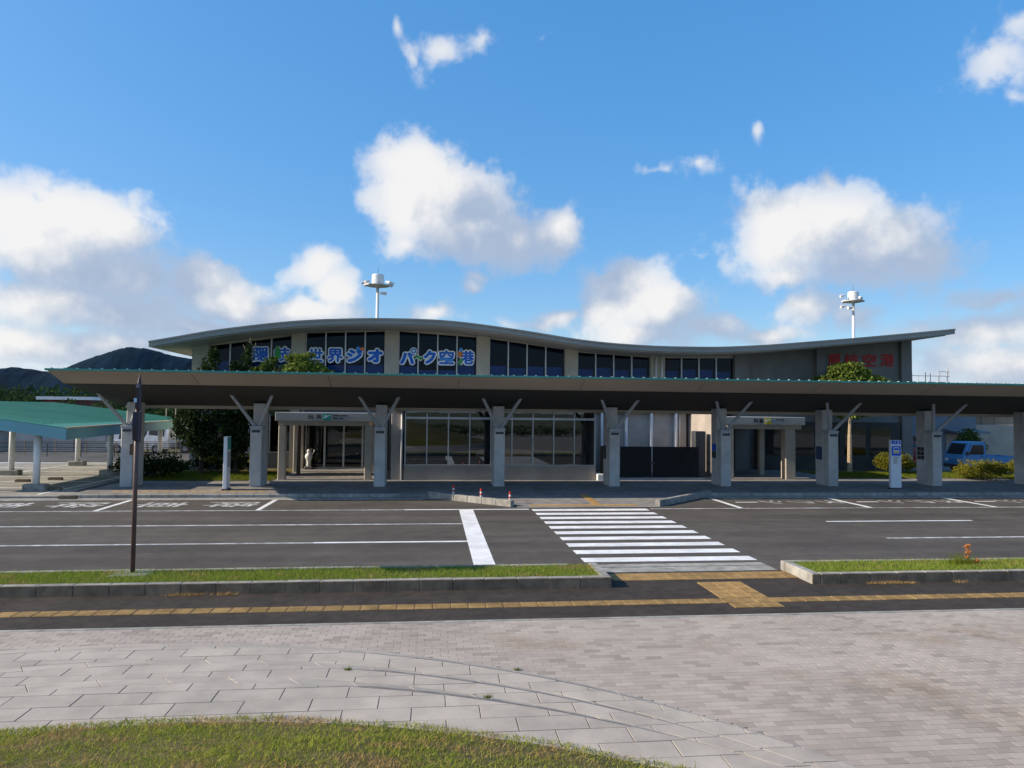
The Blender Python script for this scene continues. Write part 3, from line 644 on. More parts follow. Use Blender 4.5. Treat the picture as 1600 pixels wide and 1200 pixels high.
# dry weeds at the kerb foot
for k, (x0, x1, y, lab) in enumerate([(-4.6,-3.4,13.33,'dry straw weeds along the kerb foot of the left island'),(8.1,10.9,13.33,'dry orange weeds along the kerb foot of the right island')]):
    n = 420; c = rng.uniform(x0, x1, 7); P = np.c_[rng.choice(c, n)+rng.normal(0, .10, n), y-np.abs(rng.normal(0, .03, n)), np.zeros(n)]
    put('dry_weeds', blades('dry_weeds', P-np.array([(x0+x1)/2, y, 0]), .06, .004, 1.2), 'straw', None, ((x0+x1)/2, y, 0), lab, 'weed', 'weeds at the kerb')
# orange wildflower standing on the right island
fl = thing('wildflower', (11.35, 14.1, .17), 'tall orange-leaved weed standing on the right grass island', 'plant')
for dx, h in ((0, .42), (.06, .30), (-.07, .24), (.2, .12)):
    part('stem', MB().tube((11.35+dx*.3, 14.1, .16), (11.35+dx, 14.1, .17+h), .006, .004, 5), 'rust', fl)
C = clumps([(11.35,14.1,.56,.07,.05,.05),(11.37,14.1,.44,.06,.05,.05),(11.55,14.1,.25,.08,.05,.04),(11.32,14.1,.34,.04,.04,.04)], 220)
put('leaf_cluster', leaves('leaf_cluster', C-np.array([11.35,14.1,.17]), .022), 'leaf_orange', fl, kind='stuff')
P = np.c_[11.2+rng.normal(0, .16, 300), 14.1+rng.normal(0, .08, 300), np.full(300, .17)]
put('grass_stalks', blades('grass_stalks', P-np.array([11.35,14.1,.17]), .26, .004, .4), 'grass_bed', fl, kind='stuff')

# ================================================================== ENTRANCE CANOPY
can = thing('entrance_canopy', (7.6, 29.6, .1), 'long covered walkway with green-edged roof on concrete piers before the terminal', 'canopy')
CX0, CX1 = -13.45, 44
part('roof_deck', MB().prism([(26.52,4.60),(27.70,4.19),(32.70,3.40),(32.72,3.55),(26.55,4.645)], 'x', CX0, CX1), 'canopy_taupe', can)
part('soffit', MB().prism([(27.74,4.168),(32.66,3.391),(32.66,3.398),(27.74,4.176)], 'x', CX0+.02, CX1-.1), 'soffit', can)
part('edge_trim', MB().prism([(26.44,4.60),(26.515,4.592),(26.545,4.648),(26.60,4.652),(26.60,4.666),(26.44,4.666)], 'x', CX0-.03, CX1), 'green_trim', can)
part('roof_sheet', MB().prism([(26.61,4.652),(32.75,3.556),(32.75,3.57),(26.61,4.668)], 'x', CX0-.03, CX1), 'canopy_top', can)
part('back_beam', MB().prism([(32.3,3.30),(32.68,3.30),(32.68,3.388),(32.3,3.44)], 'x', CX0+.3, CX1-.2), 'canopy_taupe', can)
for i in range(1, 12):
    part('fascia_joint', MB().prism([(26.70,4.528),(27.66,4.196),(27.665,4.191),(26.70,4.523)], 'x', CX0+4.8*i, CX0+4.8*i+.012), 'soffit', can)
seam = MB().prism([(0,0),(6.1,-1.09),(6.1,-1.05),(0,.038)], 'x', -.022, .022).mesh('roof_seam')
for i in range(136): put('roof_seam', seam, 'seam_pale', can, Vector((CX0+.1+.42*i, 26.62, 4.668))-LOC[can.as_pointer()])
PX = [-12.36+5.08*k for k in range(11)]
fp = MB().cbox(-.235, .235, 30.6, 31.08, 0, 2.40, .03).mesh('pier', (0, 30.6, 0))
rp = MB().cbox(-.245, .245, 31.09, 31.74, 0, 3.46, .03).mesh('rear_pier', (0, 30.6, 0))
cp = MB().cbox(-.255, .255, 30.58, 31.085, 2.40, 2.50, .01).mesh('pier_cap', (0, 30.6, 0))
lp = MB().box(-.17, .17, 30.575, 30.598, 2.24, 2.345).mesh('plaque', (0, 30.6, 0))
st = {}
for s in (-1, 1):
    mb = MB().tube((s*.07, 30.78, 2.47), (s*.87, 29.66, 3.90), .078, .062, 12); mb.tube((s*.07, 30.78, 2.46), (s*.12, 30.72, 2.56), .10, .085, 10)
    st[s] = mb.mesh('strut', (0, 30.6, 0))
hg = MB().tube((0, 31.4, 3.45), (0, 31.4, 3.60), .05, .05, 8).mesh('hanger', (0, 30.6, 0))
for k, x in enumerate(PX):
    a = put('pier', fp, 'pier_concrete', can, Vector((x, 30.6, .1))-LOC[can.as_pointer()])
    put('rear_pier', rp, 'pier_concrete', a); put('pier_cap', cp, 'strut_metal', a); put('plaque', lp, 'metal_dark', a)
    for s in (-1, 1): put('strut', st[s], 'strut_metal', a)
    def note(y0, y1, z0, z1, m): put('notice_board', MB().box(-.262, -.246, y0-30.6, y1-30.6, z0-.1, z1-.1).mesh('notice_board'), m, a)
    if k == 4: note(31.2, 31.65, 1.25, 1.85, 'metal_dark')
    if k == 5: note(31.15, 31.6, 1.62, 1.95, 'sign_blue'); note(31.15, 31.6, 1.3, 1.6, 'metal_dark')
    if k == 6: note(31.15, 31.65, 1.25, 1.85, 'navy_blue')
    if k == 7:
        for i in range(2):
            for j in range(3): note(31.17+.25*i, 31.38+.25*i, 1.27+.2*j, 1.44+.2*j, 'metal_dark')

# ================================================================== TERMINAL BUILDING
T = thing('terminal_building', (7.8, 42, .1), 'wide airport terminal with wave-shaped grey roof and dark clerestory windows', 'building')
RP = [(-14.25,6.65),(-12.79,6.94),(-11.25,7.27),(-9.05,7.6),(-7.46,7.82),(-5.86,7.96),(-3.26,8.09),(-1.28,8.11),(.73,8.07),(2.42,7.91),(4.13,7.71),(5.85,7.48),(7.59,7.22),(9.35,7.06),(11.12,6.97),(12.91,6.935),(15.63,6.96),(18.4,7.14),(22.15,7.50),(24.06,7.69),(26.77,7.98),(29.6,8.29)]
rx_, rz_ = np.array(RP).T
_xs = np.linspace(-14.25, 29.6, 90); _zs = np.interp(_xs, rx_, rz_)
for _ in range(3): _zs[1:-1] = .25*_zs[:-2]+.5*_zs[1:-1]+.25*_zs[2:]
def zr(x): return float(np.interp(x, _xs, _zs))
def band(xs, y0, y1, top, bot):
    """slab that follows the roof curve"""
    mb = MB(); n = len(xs); v = []
    for x in xs: v += [(x, y0, top(x)), (x, y0, bot(x)), (x, y1, bot(x)), (x, y1, top(x))]
    f = []
    for i in range(n-1):
        a, b = 4*i, 4*i+4
        for q in range(4): f.append((a+q, a+(q+1) % 4, b+(q+1) % 4, b+q))
    return mb.add(v, f+[(3,2,1,0), (4*n-4, 4*n-3, 4*n-2, 4*n-1)])
roof = part('roof', band(_xs, 37.5, 66, zr, lambda x: zr(x)-.27), 'roof_metal', T)
part('eave_soffit', band(_xs[1:-1], 37.62, 65.8, lambda x: zr(x)-.275, lambda x: zr(x)-.33), 'eave_soffit', roof)
part('edge_cap', band(_xs, 37.44, 37.495, lambda x: zr(x)+.025, lambda x: zr(x)-.05), 'roof_metal', roof)
WY = 40.0
PIL = [(-12.88,-12.06),(-7.71,-6.98),(-2.70,-1.94),(2.39,3.12),(7.43,8.18),(12.44,13.28),(17.49,18.36),(22.55,23.02),(27.91,28.58)]
sof = lambda x: zr(x)-.335
for a, b in PIL:
    part('pilaster', band(np.linspace(a, b, 4), WY-.22, WY+.3, sof, lambda x: .1), 'wall_beige' if a < 17 else 'wall_grey', T)
WT = {0: (6.70,7.33), 1: (7.52,7.70), 2: (7.72,7.48), 3: (7.42,6.90), 4: (6.75,6.53), 5: (6.51,6.58)}
for k in range(6):
    a, b = PIL[k][1]+.01, PIL[k+1][0]-.01; ta, tb_ = WT[k]
    top = lambda x, a=a, b=b, ta=ta, tb_=tb_: ta+(tb_-ta)*(x-a)/(b-a)
    part('wall', band(np.linspace(a, b, 10), WY, WY+.25, sof, lambda x: min(top(x), sof(x)-.02)), 'wall_beige', T)
    part('sill_wall', MB().box(a, b, WY, WY+.25, 3.4, 4.55), 'wall_beige', T)
    for j in range(4):
        u, v = a+(b-a)*j/4, a+(b-a)*(j+1)/4
        pane = part('window', band(np.linspace(u+.03, v-.03, 3), WY+.06, WY+.075, lambda x: min(top(x), sof(x)-.02)-.02, lambda x: 4.57), 'glass_upper', T)
        part('frame', band([u-.035, u+.035], WY-.04, WY+.13, lambda x: min(top(x), sof(x)-.02)+.004, lambda x: 4.552), 'alu', pane)
        part('reflection_panel', MB().box(u+.08, v-.08, WY+.30, WY+.31, 4.6, random.choice((5.6, 5.8, 5.9, 5.9))), 'reflection_pale', pane)  # panel added to stand for pale sky mirrored low in the pane
        part('rail', MB().box(u+.036, v-.036, WY-.01, WY+.058, 5.30, 5.34), 'metal_dark', pane)
# plain upper wall on the right and end walls
part('wall', band(np.linspace(18.37, 22.54, 8), WY+.1, WY+.35, sof, lambda x: .1), 'wall_grey', T)
part('wall', band(np.linspace(23.03, 27.90, 8), WY+.02, WY+.3, sof, lambda x: .1), 'wall_grey', T)
part('end_wall', band(np.linspace(-12.9, -12.6, 2), WY+.31, 64, sof, lambda x: .1), 'wall_beige', T)
part('end_wall', band(np.linspace(28.3, 28.56, 2), WY+.31, 64, sof, lambda x: .1), 'wall_grey', T)
part('rear_wall', band(np.linspace(-12.59, 28.29, 40), 63.6, 63.9, sof, lambda x: .1), 'wall_beige', T)
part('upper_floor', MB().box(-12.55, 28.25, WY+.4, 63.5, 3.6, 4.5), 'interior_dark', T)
part('inner_wall', band(np.linspace(-12.5, 18, 30), 44, 45.6, sof, lambda x: 4.51), 'navy_blue', T)  # navy colour on this wall gives the panes their mirrored blue
for x in (12.72, 13.07): part('downpipe', MB().tube((x, WY-.32, 3.4), (x, WY-.32, zr(x)-.42), .055, .055, 10), 'white_metal', T, smooth=True)
# ---- lettering fixed to the clerestory glass
LET = [('隠',-9.80,-8.88,5.88,6.74),('岐',-8.67,-7.77,5.88,6.76),('世',-6.88,-5.99,5.88,6.73),('界',-5.85,-4.90,5.88,6.74),('ジ',-4.82,-3.85,5.89,6.74),('オ',-3.67,-2.75,5.90,6.76),
       ('パ',-1.90,-.98,5.84,6.70),('ー',-1.02,-.62,6.18,6.38),('ク',-.60,.18,5.88,6.74),('空',.27,1.19,5.88,6.77),('港',1.36,2.32,5.89,6.76)]
LY = 39.94
for ch, x0, x1, z0, z1 in LET:
    if ch == 'ー':
        wv = [(x0+(x1-x0)*i/8, 6.28+.07*math.sin(i/8*6.28)) for i in range(9)]
        a = part('letter', MB().prism([(x, z+.075) for x, z in wv]+[(x, z-.075) for x, z in reversed(wv)], 'y', LY-.03, LY), 'letter_green', T)
        part('outline', MB().prism([(x, z+.125) for x, z in wv]+[(x, z-.125) for x, z in reversed(wv)], 'y', LY+.004, LY+.02), 'letter_white', a); continue
    kana = ch in 'ジオパク'; e = .05
    a = part('letter', fat(ch, .065 if kana else .032, lambda u, v, d: (x0+e+u*(x1-x0-2*e), LY-.010+d, z0+e+v*(z1-z0-2*e))), 'letter_blue', T)
    part('outline', fat(ch, .14 if kana else .11, lambda u, v, d: (x0-.02+u*(x1-x0+.04), LY+.012+d, z0-.02+v*(z1-z0+.04)), 12), 'letter_white', a)
    def dot(x, z, r, m, nm='accent'): part(nm, MB().prism([(x+r*math.cos(t_*.5236), z+r*math.sin(t_*.5236)) for t_ in range(12)], 'y', LY-.024, LY-.012), m, a)
    if ch == '岐':
        for q in range(3): part('accent', MB().prism([(x0-.02+.03*q, 6.10+.2*q), (x0+.44-.03*q, 6.10+.2*q), (x0+.21, 6.42+.19*q)], 'y', LY-.03-.003*q, LY-.014), 'letter_green', a)
    if ch == 'ジ': dot(x0+.66, z1-.03, .11, 'letter_sky'); dot(x0+.90, z1-.05, .11, 'letter_orange')
    if ch == 'パ': dot(x1-.13, z1-.06, .2, 'letter_white'); part('accent', MB().prism([(x1-.13+.155*math.cos(t_*.5236), z1-.06+.155*math.sin(t_*.5236)) for t_ in range(12)], 'y', LY-.034, LY-.026), 'letter_sky', a); part('accent', MB().prism([(x1-.13+.07*math.cos(t_*.5236), z1-.06+.07*math.sin(t_*.5236)) for t_ in range(12)], 'y', LY-.042, LY-.036), 'letter_white', a)
    if ch == '空':
        wv = [(x0+.08+(x1-x0-.16)*i/8, 6.18+.04*math.sin(i/8*6.28)) for i in range(9)]
        part('accent', MB().prism([(x, z+.08) for x, z in wv]+[(x, z-.08) for x, z in reversed(wv)], 'y', LY-.03, LY-.014), 'letter_sky', a)
    if ch == '港': dot(x0+.17, z1+.02, .10, 'letter_sky'); dot(x0+.12, z1-.26, .15, 'letter_orange'); part('accent', MB().prism([(x0+.02,z0+.0),(x0+.18,z0+.03),(x0+.28,z0+.33),(x0+.2,z0+.4),(x0+.06,z0+.22)], 'y', LY-.03, LY-.014), 'letter_green', a)
for ch, x0, x1, z0, z1 in [('隠',23.42,24.18,6.20,6.98),('岐',24.42,25.30,6.21,7.0),('空',25.56,26.44,6.23,7.02),('港',26.67,27.58,6.25,7.05)]:
    part('red_letter', fat(ch, .03, lambda u, v, d: (x0+u*(x1-x0), 39.97+d, z0+v*(z1-z0))), 'letter_red', T)
# ---- ground floor: left windows
part('base_wall', MB().box(-12.05, -7.73, WY, WY+.25, .1, .95), 'wall_grey', T); part('lintel', MB().box(-12.05, 12.43, WY+.002, WY+.25, 3.0, 3.4), 'wall_grey', T)
part('sill', MB().box(-12.05, -7.73, WY-.06, WY+.0, .95, 1.0), 'alu', T)
for j in range(4):
    u, v = -12.05+1.08*j, -12.05+1.08*(j+1)
    pn = part('window', MB().box(u+.03, v-.03, WY+.08, WY+.09, 1.0, 3.0), 'glass_door', T); part('frame', MB().box(u-.03, u+.03, WY-.02, WY+.12, 1.0, 3.0), 'alu', pn)
part('interior_wall', MB().box(-12.5, 28.2, 47.5, 47.7, .1, 3.59), 'interior_wall', T)
part('interior_floor', MB().box(-12.5, 28.2, WY+.26, 47.4, .1, .112), 'interior_floor', T)
part('partition', MB().box(-2.6, -2.4, 39.0, 47.4, .113, 3.58), 'interior_dark', T); part('partition', MB().box(-7.5, -7.4, 40.4, 47.4, .113, 3.58), 'interior_dark', T)
# ---- projecting window bay
BX0, BX1, BY = -1.30, 7.78, 33.5
part('bay_wall', MB().cbox(BX0, BX1, BY, BY+.25, .1, .78, .01), 'wall_pinkish', T); part('bay_sill', MB().box(BX0, BX1, BY-.05, BY+.2, .781, .815), 'alu', T)
part('bay_roof', MB().cbox(BX0-.5, BX1+.12, BY-.2, WY-.23, 3.32, 3.62, .03), 'wall_pinkish', T)
part('bay_side', MB().box(BX1-.22, BX1, BY+.251, WY-.23, .1, 3.31), 'wall_pinkish', T); part('bay_side', MB().box(BX0, BX0+.2, BY+.251, WY-.23, .1, 3.31), 'wall_pinkish', T)
part('bay_pilaster', MB().cbox(-1.90, -1.36, BY+.05, BY+.8, .1, 3.31, .02), 'wall_pinkish', T)
part('bay_downpipe', MB().tube((-1.42, BY-.02, .1), (-1.42, BY-.02, 3.3), .04, .04, 8), 'white_metal', T, smooth=True)
bw = (BX1-BX0-.1)/9
for j in range(9):
    u, v = BX0+bw*j+.05, BX0+bw*(j+1)+.05
    pn = part('bay_window', MB().box(u+.025, v-.025, BY+.06, BY+.072, .816, 2.93), 'glass_bay', T)
    part('mullion', MB().box(u-.026, u+.026, BY-.02, BY+.11, .816, 3.31), 'alu', pn)
    p2 = part('top_light', MB().box(u+.025, v-.025, BY+.06, BY+.072, 3.03, 3.30), 'glass_bay', T); part('transom', MB().box(u+.027, v-.027, BY-.015, BY+.105, 2.93, 3.03), 'alu', p2)
part('mullion', MB().box(BX1-.078, BX1-.0, BY-.02, BY+.11, .816, 3.31), 'alu', T)
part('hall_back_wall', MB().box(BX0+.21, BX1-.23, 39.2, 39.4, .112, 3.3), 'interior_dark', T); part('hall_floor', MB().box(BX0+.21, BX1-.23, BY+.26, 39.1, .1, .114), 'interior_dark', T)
def curtain(x0, x1, y):
    n = 40; mb = MB(); v = []
    for i in range(n+1):
        x = x0+(x1-x0)*i/n; yy = y+.04*math.sin(i*1.9); v += [(x, yy, .2), (x, yy, 2.95)]
    part('curtain', mb.add(v, [(2*i, 2*i+2, 2*i+3, 2*i+1) for i in range(n)]), 'interior_wall', T, smooth=True)
curtain(2.0, 2.75, BY+.4); curtain(6.7, 7.4, BY+.4)
# bench rows waiting in the hall
for x in (.3, 2.6, 4.9):
    part('bench_seat', MB().cbox(x-.9, x+.9, 36.2, 36.75, .45, .53, .02), 'sign_blue', T); part('bench_back', MB().cbox(x-.9, x+.9, 36.7, 36.78, .54, 1.0, .02), 'sign_blue', T)
# ---- entrance porches
def porch(x0, x1, y0, cols, txt, icon, extra):
    p_ = part('entrance_porch', MB().cbox(x0, x1, y0, WY-.23, 2.80, 3.18, .015), 'sign_grey', T)
    part('beam', MB().box(x0+.12, x1-.12, y0+.15, WY-.24, 2.58, 2.798), 'wall_beige', p_)
    for x, y, r in cols: part('column', MB().cbox(x-r, x+r, y, y+2*r, .1, 2.578, .03), 'wall_beige', p_)
    for ch, a, b, z0, z1 in txt: part('lettering', fat(ch, .03, lambda u, v, d: (a+u*(b-a), y0-.008+d, z0+v*(z1-z0)), 6), 'sign_text', p_)
    a, b, m = icon; ic = part('pictogram', MB().box(a, b, y0-.012, y0-.001, 2.83, 3.14), m, p_)
    mx = (a+b)/2
    part('aircraft', MB().prism([(mx-.14,2.90),(mx+.1,3.03),(mx+.15,3.08),(mx+.09,3.075),(mx-.02,3.03),(mx-.07,3.09),(mx-.10,3.08),(mx-.08,2.99),(mx-.15,2.95)], 'y', y0-.016, y0-.013), 'sign_white', ic)
    for x, ww, z in extra: part('small_lettering', MB().box(x, x+ww, y0-.006, y0-.001, z, z+.05), 'sign_text', p_)
    return p_
porch(-7.12, -2.80, 33.4, [(-6.83,33.55,.165),(-2.95,33.55,.165),(-6.95,37.7,.15),(-2.98,37.7,.15)],
      [('出',-5.66,-5.44,2.88,3.10),('発',-5.28,-5.06,2.88,3.10)], (-5.0, -4.64, 'sign_green'), [(-4.55,.34,3.02),(-4.17,.28,3.02),(-4.55,.22,2.90),(-4.28,.2,2.90)])
porch(14.33, 18.41, 33.6, [(14.62,33.75,.165),(17.72,33.75,.26),(17.5,36.4,.15),(14.62,36.6,.15)],
      [('到',15.72,15.94,2.88,3.10),('着',16.0,16.22,2.88,3.10)], (16.32, 16.64, 'sign_yellow'), [(16.9,.16,3.02),(17.1,.2,3.02)])
def doors(x0, x1, n):
    for j in range(n):
        u, v = x0+(x1-x0)*j/n, x0+(x1-x0)*(j+1)/n
        d = part('glass_door', MB().box(u+.05, v-.05, WY+.1, WY+.112, .16, 2.5), 'glass_door', T)
        part('door_frame', MB().box(u, u+.05, WY+.06, WY+.15, .1, 2.55).box(v-.05, v, WY+.06, WY+.15, .1, 2.55).box(u+.051, v-.051, WY+.06, WY+.15, 2.5, 2.55).box(u+.051, v-.051, WY+.06, WY+.15, .1, .16), 'alu', d)
    part('door_header', MB().box(x0-.3, x1+.3, WY+.03, WY+.25, 2.56, 2.998), 'wall_grey', T)
    part('header_glass', MB().box(x0, x1, WY+.01, WY+.025, 2.6, 2.95), 'glass_door', T)
doors(-6.9, -2.8, 4); doors(13.4, 17.4, 4)
part('counter', MB().cbox(-6.4, -3.3, 45.0, 45.7, .113, 1.15, .02), 'wall_beige', T); part('counter_sign', MB().box(-5.4, -4.6, 44.9, 44.96, 1.9, 2.3), 'post_red', T)
part('shop_front', MB().box(-7.0, -5.6, 43.5, 43.6, .113, 2.2), 'brown_wood', T); part('poster', MB().box(-4.4, -3.2, 46.9, 46.95, 1.2, 2.2), 'lightblue_plate', T)
# ---- wall between the bay and the right porch, with white fins
part('yard_wall', MB().box(BX1+.01, 13.9, 38.0, 38.25, .1, 3.31), 'wall_pinkish', T); part('yard_roof', MB().box(BX1+.13, 14.05, 37.7, WY-.24, 3.32, 3.6), 'wall_pinkish', T)
for x in (9.1, 10.46, 11.86, 13.24): part('fin', MB().cbox(x-.06, x+.06, 37.72, 37.998, .1, 3.31, .01), 'white_metal', T)
part('yard_pipe', MB().tube((13.5, 37.93, 1.2), (13.5, 37.93, 3.3), .035, .035, 8), 'white_metal', T, smooth=True)
part('side_wall', MB().cbox(14.06, 14.28, 34.7, WY-.24, .1, 3.28, .015), 'wall_pinkish', T)
part('meter_cabinet', MB().cbox(13.25, 13.8, 34.9, 35.5, .1, 2.42, .02), 'metal_dark', T)
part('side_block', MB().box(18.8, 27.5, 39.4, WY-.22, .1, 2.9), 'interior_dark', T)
for j in range(5):
    part('window', MB().box(19.2+1.6*j, 20.5+1.6*j, 39.36, 39.372, 1.0, 2.6), 'glass_door', T)
# step and low planter by the bay
part('step', MB().cbox(7.80, 8.12, 33.2, 33.9, .1, .40, .03), 'white_metal', T)

# ================================================================== GATE IN FRONT OF THE YARD
gt = thing('sliding_gate', (10.8, 34.3, .1), 'black double panel gate closing the yard beside the window bay', 'gate')
for a, b in ((8.50, 10.78), (10.82, 13.2)):
    lf = part('gate_leaf', MB().cbox(a, b, 34.28, 34.33, .16, 1.66, .01), 'gate_black', gt)
    part('rail', MB().box(a, b, 34.25, 34.278, 1.56, 1.64).box(a, b, 34.25, 34.278, .2, .28), 'gate_black', lf)
part('latch', MB().box(10.68, 10.92, 34.22, 34.248, .78, .9), 'metal_dark', gt); part('gate_post', MB().cbox(8.22, 8.48, 34.2, 34.42, .1, 1.68, .01), 'brown_wood', gt)
part('track', MB().cbox(8.45, 13.4, 33.88, 34.12, .1, .118, .004), 'white_metal', gt)

# ================================================================== CARPORT / PARKING CANOPY ON THE LEFT
cp_ = thing('carport', (-19, 39, 0), 'green-roofed carport on white round posts beside the parking ground', 'carport')
def ct(x): return 2.50+.150*(-14.1-x)-.0028*(-14.1-x)**2
def edge_r(y): return -14.1-.8*(y-29.4)/16.2
xs = np.linspace(0, 1, 14)
def cv(s, y): e = edge_r(y); x = e+(-22.6-e)*s; return x, ct(x+(-14.1-e)*0.)
V = []; 
for s in xs:
    for y in (29.4, 45.6):
        x, z = cv(s, y); V += [(x, y, z), (x, y, z-.10)]
mb = MB(); f = []
for i in range(13):
    a, b = 4*i, 4*i+4
    f += [(a, a+2, b+2, b), (a+1, b+1, b+3, a+3), (a, b, b+1, a+1), (a+2, a+3, b+3, b+2)]
mb.add(V, f+[(0,1,3,2), (52,54,55,53)]); part('roof', mb, 'green_roof', cp_)
mb = MB(); V = []
for s in xs: x, z = cv(s, 29.4); V += [(x, 29.37, z-.03), (x, 29.37, z-.45), (x, 29.42, z-.45), (x, 29.42, z-.101)]
mb.add(V, [(4*i+q, 4*i+4+q, 4*i+4+(q+1) % 4, 4*i+(q+1) % 4) for i in range(13) for q in range(4)]+[(0,1,2,3)]); part('front_fascia', mb, 'green_fascia', cp_)
mb = MB(); e0, e1 = edge_r(29.4), edge_r(45.6)
mb.add([(e0+.02,29.37,2.47),(e1+.02,45.6,ct(e1)-.03),(e1+.02,45.6,ct(e1)-.45),(e0+.02,29.37,2.05),(e0-.04,29.43,2.395),(e1-.04,45.6,ct(e1)-.105),(e1-.04,45.6,ct(e1)-.45),(e0-.04,29.43,2.05)], [(0,1,2,3),(7,6,5,4),(0,4,5,1),(3,2,6,7),(1,5,6,2),(0,3,7,4)])
part('side_fascia', mb, 'green_fascia', cp_)
part('ridge_strip', MB().add([(e0+.05,29.36,2.53),(e1+.05,45.6,ct(e1)+.03),(e1+.05,45.6,ct(e1)-.02),(e0+.05,29.36,2.47),(e0-.1,29.36,2.53),(e1-.1,45.6,ct(e1)+.03)], [(0,1,2,3),(4,5,1,0),(0,3,4)]), 'canopy_taupe', cp_)
for x, y in [(-15.5,30.1),(-15.65,36.9),(-15.7,43.4),(-20.1,30.1),(-20.1,36.8),(-19.9,42.8)]:
    o = part('post', MB().tube((x, y, .0), (x, y, ct(x)-.09), .125, .125, 14), 'white_metal', cp_, smooth=True)
    part('footing', MB().cbox(x-.42, x+.42, y-.22, y+.22, 0, .27, .03), 'kerb_concrete', o)
V = []
for i in range(14): xq = -15.0-7.5*i/13; V += [(xq, -.02, ct(xq)-.004), (xq, .02, ct(xq)-.004), (xq, .012, ct(xq)+.03), (xq, -.012, ct(xq)+.03)]
rib = MB().add(V, [(4*i+q, 4*i+4+q, 4*i+4+(q+1) % 4, 4*i+(q+1) % 4) for i in range(13) for q in range(4)]).mesh('roof_seam', (-19, 39, 0))
for k in range(34): put('roof_seam', rib, 'green_roof', cp_, (0, 29.7+.47*k, 0))
ws = MB().prism([(-.3,0),(.3,0),(.3,.09),(.24,.12),(-.24,.12),(-.3,.09)], 'y', -.07, .07).mesh('wheel_stop')
for i, (x, y, r, lab) in enumerate([(-17.8,33.5,.0,'dark wheel stop nearest the front carport post'),(-16.9,34.4,.0,'dark wheel stop second from the front carport post'),(-14.9,30.2,0,'wheel stop beside the front carport footing'),(-13.0,27.35,.0,'lone wheel stop lying at the far road edge')]):
    o = put('wheel_stop', ws, 'kerb_dark', None, (x, y, .016), lab, 'wheel stop', 'wheel stops'); o.rotation_euler.z = r

# ================================================================== STREET FURNITURE
def delineator(x, y, z, lab):
    t = thing('delineator_post', (x, y, z), lab, 'traffic post', 'red and white posts on the kerb')
    part('base', MB().lathe([(.10,0),(.10,.02),(.05,.045)], (x, y, z), 14), 'post_red', t, smooth=False)
    for k in range(5): part('sleeve', MB().lathe([(.040,.0),(.040,.07)], (x, y, z+.046+.07*k), 12), 'post_red' if k % 2 == 0 else 'post_white', t, smooth=False)
    part('cap', MB().lathe([(.040,0),(.038,.02),(.015,.035)], (x, y, z+.397), 12), 'post_red', t)
delineator(.82, 27.0, .10, 'red and white post farthest from the crossing'); delineator(1.80, 26.15, .06, 'middle one of the three red and white posts'); delineator(2.78, 25.35, .04, 'red and white post nearest the crossing')
# signpost on the left island
sp_ = thing('sign_pole', (-5.63, 14.38, .0), 'tall brown pole with edge-on dark sign boards on the grass island', 'signpost')
part('base_slab', MB().cbox(-5.98, -5.28, 14.1, 14.68, .0, .19, .02), 'kerb_concrete', sp_)
part('pole', MB().tube((-5.63, 14.38, .18), (-5.63, 14.38, 3.55), .042, .042, 12), 'pole_brown', sp_, smooth=True)
def turned(poly, th, x0, y0, ang):
    c, s = math.cos(ang), math.sin(ang); mb = MB(); v = []
    for o in (-th/2, th/2):
        for u, z in poly: v.append((x0+u*s+o*c, y0+u*c-o*s, z))
    n = len(poly); return mb.add(v, [tuple(range(n)), tuple(range(2*n-1, n-1, -1))]+[(i, n+i, n+(i+1) % n, (i+1) % n) for i in range(n)])
b1 = part('sign_board', turned([(-.32,3.30),(.32,3.26),(.36,3.74),(.0,3.80),(-.36,3.70)], .06, -5.62, 14.38, -.30), 'pole_purple', sp_)
b2 = part('sign_board', turned([(-.34,2.72),(.30,2.64),(.38,2.95),(.36,3.22),(-.36,3.24),(-.42,3.0)], .07, -5.63, 14.38, -.26), 'pole_purple', sp_)
part('finial', MB().tube((-5.62, 14.38, 3.74), (-5.60, 14.38, 3.98), .05, .008, 8), 'pole_purple', sp_)
part('plate', MB().box(-5.565, -5.515, 14.03, 14.045, 3.42, 3.50), 'lightblue_plate', b1); part('plate', MB().box(-5.585, -5.535, 14.03, 14.045, 2.86, 2.95), 'lightblue_plate', b2)
part('small_sign', MB().box(-5.73, -5.675, 14.32, 14.34, 2.42, 2.63), 'brown_wood', sp_)
# pylons at the far kerb
pl = thing('bus_stop_sign', (20.28, 29.4, .1), 'white bus stop pylon with blue pictogram panel at the kerb', 'sign')
part('panel', MB().cbox(20.02, 20.52, 29.32, 29.47, .16, 2.24, .012), 'sign_white', pl); part('foot', MB().cbox(19.98, 20.56, 29.28, 29.51, .1, .159, .01), 'metal_dark', pl)
part('header', MB().box(20.06, 20.48, 29.308, 29.319, 2.06, 2.22), 'sign_blue', pl)
ic = part('pictogram', MB().box(20.06, 20.48, 29.308, 29.319, 1.56, 1.98), 'sign_blue', pl)
part('bus_symbol', MB().prism([(20.14,1.66),(20.40,1.66),(20.40,1.90),(20.36,1.93),(20.18,1.93),(20.14,1.90)], 'y', 29.302, 29.307), 'sign_white', ic); part('bus_window', MB().box(20.17, 20.37, 29.297, 29.301, 1.80, 1.89), 'sign_blue', ic); part('bus_lamp', MB().box(20.16, 20.38, 29.297, 29.301, 1.68, 1.75), 'sign_yellow', ic)
for ch, a in (('バ', 20.12), ('ス', 20.29)): part('header_lettering', glyph_mb(ch, .015, lambda u, v: (a+u*.13, 29.304, 2.08+v*.12)), 'sign_white', pl)
for k, (z, ww) in enumerate([(1.46,.26),(1.38,.18),(1.30,.2),(1.22,.16)]): part('small_lettering', MB().box(20.14, 20.14+ww, 29.314, 29.3195, z, z+.025), 'metal_dark', pl)
